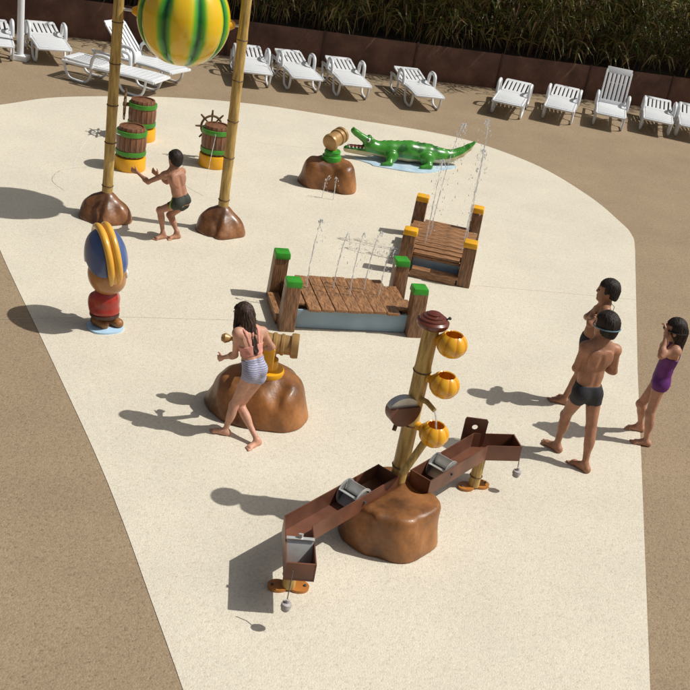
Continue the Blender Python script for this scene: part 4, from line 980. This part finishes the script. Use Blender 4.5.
# purple swimsuit, hands up to goggles
r3, c3, o3 = person(8.75, dict(head=(675, 330, 0), neck=(674.5, 343, 0), shL=(676, 351, -.12), shR=(675, 346, .12), elL=(661, 356, -.16), elR=(662, 350, .14), wrL=(666.5, 335, -.06), wrR=(668, 333, .06), pel=(661, 379, 0), hipL=(659.5, 385, -.065), hipR=(658.5, 382, .065), knL=(650, 414, -.08), anL=(646, 441, -.1), knR=(641, 404, .08), anR=(640.5, 423.5, .16)),
    'person in purple swimsuit with dark hair holding goggles to the face with both hands', None, SK4, HAIR1, (-.93, .25, .15), .90,
    feet=dict(L=dict(dir=(-.97, -.02, 0)), R=dict(dir=(-.97, .0, 0))), hands=dict(L=dict(dir=(-.1, .45, .85), n=(-.6, .7, .1), curl=.9), R=dict(dir=(-.1, -.45, .85), n=(-.6, -.7, .1), curl=.9)), hair='long', wear=[('swimsuit', onepiece(.68, .12), M_PURPLE)],
    hair_cones=[((0, -.06, .0), (0, -.085, -.20), .06, .03), ((.04, -.045, 0), (.045, -.07, -.19), .042, .02), ((-.04, -.045, 0), (-.05, -.06, -.18), .042, .02)])
g3 = head_strap(c3, r3, M_GOGD, .005, .007, 0, 'goggles')
for sd_ in (-1, 1): MB().ball(c3['hd'] + c3['hr'] * sd_ * .030 + c3['fc'] * .085 + c3['hu'] * .008, (.024, .024, .020), 2).build('goggle_lens', M_GOGD, g3)
# crouching by the barrels
r4, c4, o4 = person(11.55, dict(head=(175, 159, .0), neck=(174, 169.5, -.02), shL=(164.5, 175, -.06), shR=(182, 171.5, .12), elL=(148, 182, .0), wrL=(137.5, 172.5, .13), elR=(167, 182, .26), wrR=(158.5, 175.5, .37), pel=(181, 200, -.02), hipL=(177.5, 204, -.08), hipR=(184, 204, .05), knL=(160, 210, -.04), anL=(163, 233, -.03), knR=(170, 215, .10), anR=(177, 232, .05)),
    'person in dark trunks with lime side stripe crouching with arms stretched towards the barrels', None, SK5, HAIR1, (-.75, .62, .05), .86,
    feet=dict(L=dict(dir=(-.55, -.7, 0)), R=dict(dir=(-.6, -.6, 0))), hands=dict(L=dict(dir=(-.9, .35, .1), curl=.7), R=dict(dir=(-.75, .25, .3), curl=.5)), wear=[('swim_trunks', trunks(.16, .40), M_TRUNK2),
    ('side_stripe', lambda c: np.maximum(np.maximum(trunks(.155, .34)(c), -((c['gx'][0] - c['J']['hipL'][0]) * c['rt'][0] + (c['gx'][1] - c['J']['hipL'][1]) * c['rt'][1] + (c['gx'][2] - c['J']['hipL'][2]) * c['rt'][2]) * -1 - .0), np.abs((c['gx'][0] - c['J']['hipL'][0]) * c['fw'][0] + (c['gx'][1] - c['J']['hipL'][1]) * c['fw'][1] + (c['gx'][2] - c['J']['hipL'][2]) * c['fw'][2] - .035) - .013), M_LIME, .010)])
# at the front cannon
r5, c5, o5 = person(7.54, dict(head=(243, 314.5, .12), neck=(247, 326, .08), shL=(237.5, 333, .0), shR=(262.5, 332, .14), elL=(235, 355, .08), wrL=(223, 357.5, .17), elR=(272, 347, .26), wrR=(262, 349, .40), pel=(254, 368, .02), hipL=(249.5, 376, -.02), hipR=(259, 377, .05), knL=(234, 405, .03), anL=(225, 431, .0), knR=(240, 405, .10), anR=(257, 440, -.08)),
    'person with long dark hair, pink top and striped bottoms stepping beside the front cannon', None, SK3, HAIR2, (-.8, .55, -.15), .83,
    feet=dict(L=dict(dir=(-.95, .0, 0)), R=dict(dir=(-.5, -.72, -.25))), hands=dict(L=dict(curl=1.1)), hair='long', wear=[('bikini_top', pink_top, M_PINK), ('bikini_bottom', onepiece(.26, .08, False), stripes_mat())],
    hair_cones=[((0, -.06, .0), (-.01, -.20, -.27), .06, .03), ((.04, -.05, 0), (.05, -.20, -.34), .042, .014), ((-.04, -.05, 0), (-.06, -.19, -.32), .042, .014), ((.065, -.01, .0), (.10, -.14, -.33), .032, .012), ((-.065, .0, .0), (-.095, -.02, -.25), .032, .012), ((.01, -.12, -.1), (.02, -.225, -.36), .03, .010), ((-.02, -.12, -.1), (-.03, -.215, -.35), .028, .010)])

# ------------------------------------------------------------------ water jets
def water_mat():
    m = bpy.data.materials.new('water_spray'); m.use_nodes = True; t = m.node_tree; N = t.nodes; L = t.links; p = N['Principled BSDF']; out = N['Material Output']
    p.inputs['Base Color'].default_value = (.85, .88, .9, 1); p.inputs['Roughness'].default_value = .08; p.inputs['Transmission Weight'].default_value = .1; p.inputs['IOR'].default_value = 1.33
    tr = N.new('ShaderNodeBsdfTransparent'); mx = N.new('ShaderNodeMixShader'); tc = N.new('ShaderNodeTexCoord'); n = N.new('ShaderNodeTexNoise'); n.inputs['Scale'].default_value = 14
    L.new(tc.outputs['Object'], n.inputs['Vector']); mr = N.new('ShaderNodeMapRange'); mr.inputs[1].default_value = .35; mr.inputs[2].default_value = .65; mr.inputs[3].default_value = .05; mr.inputs[4].default_value = .85; L.new(n.outputs[0], mr.inputs[0])
    L.new(mr.outputs[0], mx.inputs[0]); L.new(p.outputs[0], mx.inputs[1]); L.new(tr.outputs[0], mx.inputs[2]); L.new(mx.outputs[0], out.inputs[0]); return m
M_WATER = water_mat()
def jet(base, h, lean, label, seed, r0=.008, fall=.09, spray=34):
    rg = random.Random(seed); base = Vector(base); q = MB(); n = 22
    pts = []
    for i in range(n):
        t = i / (n - 1); pts.append(Vector((lean[0] * t ** 1.6 + rg.gauss(0, .002), lean[1] * t ** 1.6 + rg.gauss(0, .002), h * (1 - (1 - t) ** 1.6))))
    q.tube(pts, [r0 * (1 - .45 * i / n) * rg.uniform(.7, 1.2) for i in range(n)], 5)
    for k in range(spray):
        t = rg.random(); s = rg.uniform(-1, 1) * fall; z = h * (1 - t * t * rg.uniform(.2, 1.0)); x = lean[0] + s * t + rg.gauss(0, .01); y = lean[1] + rg.uniform(-1, 1) * fall * t
        sz = rg.uniform(.003, .008); q.ball((x, y, z), (sz, sz, sz * rg.uniform(1, 3.5)), 1)
    o = q.build('water_jet', M_WATER, loc=base); setp(o, label, 'water jet', 'thin water jets over the pad'); return o
ORD = ('first', 'second', 'third', 'fourth', 'fifth')
gd = Vector((-.085, 10.29, .25))
for i, (u, v, h, lx) in enumerate(((-.42, .1, .75, .05), (-.12, .12, .62, .06), (.02, -.05, .70, .04), (.22, .12, .66, .07), (.36, .0, .55, .05))):
    a = math.radians(16.1); p = gd + Vector((u * math.cos(a) - v * math.sin(a), u * math.sin(a) + v * math.cos(a), .02)); jet(p, h, (lx, .05), ORD[i] + ' thin water jet on the green capped dock, counted from its front cannon end', 20 + i)
for i, (px, py, tx, ty) in enumerate(((425, 243, 443, 160), (430, 235, 464, 124), (462, 250, 484, 150), (466, 240, 488, 120))):
    b0 = G(px, py, .27); t0 = D(tx, ty, b0.y + .15); jet(b0, t0.z - .27, (t0.x - b0.x, .15), ('short', 'tall', 'short', 'tall')[i] + ' water jet on the yellow capped dock, on its ' + ('cannon side', 'open pad side')[i // 2], 40 + i, r0=.009, spray=95, fall=.14)
for i, (px, py) in enumerate(((322, 198), (333, 200), (343, 190))):
    jet(G(px, py, 0), .33, (.05 - .05 * i, .0), ORD[i] + ' little water jet before the smaller cannon rock, counted towards the crocodile', 60 + i, spray=14, fall=.08)
def stream(pts, label, r0=.0032):
    P = catmull([pts[0] * 2 - pts[1]] + pts + [pts[-1] * 2 - pts[-2]], 6); b0 = P[0].copy(); b0.z = 0
    o = MB().tube([p - b0 for p in P], r0, 5).build('water_stream', M_WATER, loc=b0); setp(o, label, 'water stream', 'thin water streams'); return o
stream([B1 + Vector((-.1, -.17, .50)), B1 + Vector((-.3, -.5, .62)), B1 + Vector((-.42, -.95, .45)), B1 + Vector((-.48, -1.3, .01))], 'thin water stream arching from the barrel without a ship wheel')
stream([B3 + Vector((.0, -.2, .50)), B3 + Vector((.08, -.55, .60)), B3 + Vector((.12, -1.0, .42)), B3 + Vector((.14, -1.35, .01))], 'thin water stream arching from the barrel by the lone bamboo pole')
a = DL(434.5, 411, 6.62) + WT; c = DL(436, 434, 6.67) + WT
stream([a, a.lerp(c, .3) + Vector((.008, 0, 0)), c], 'short water stream falling from bamboo spout into the lowest orange cup', .007)
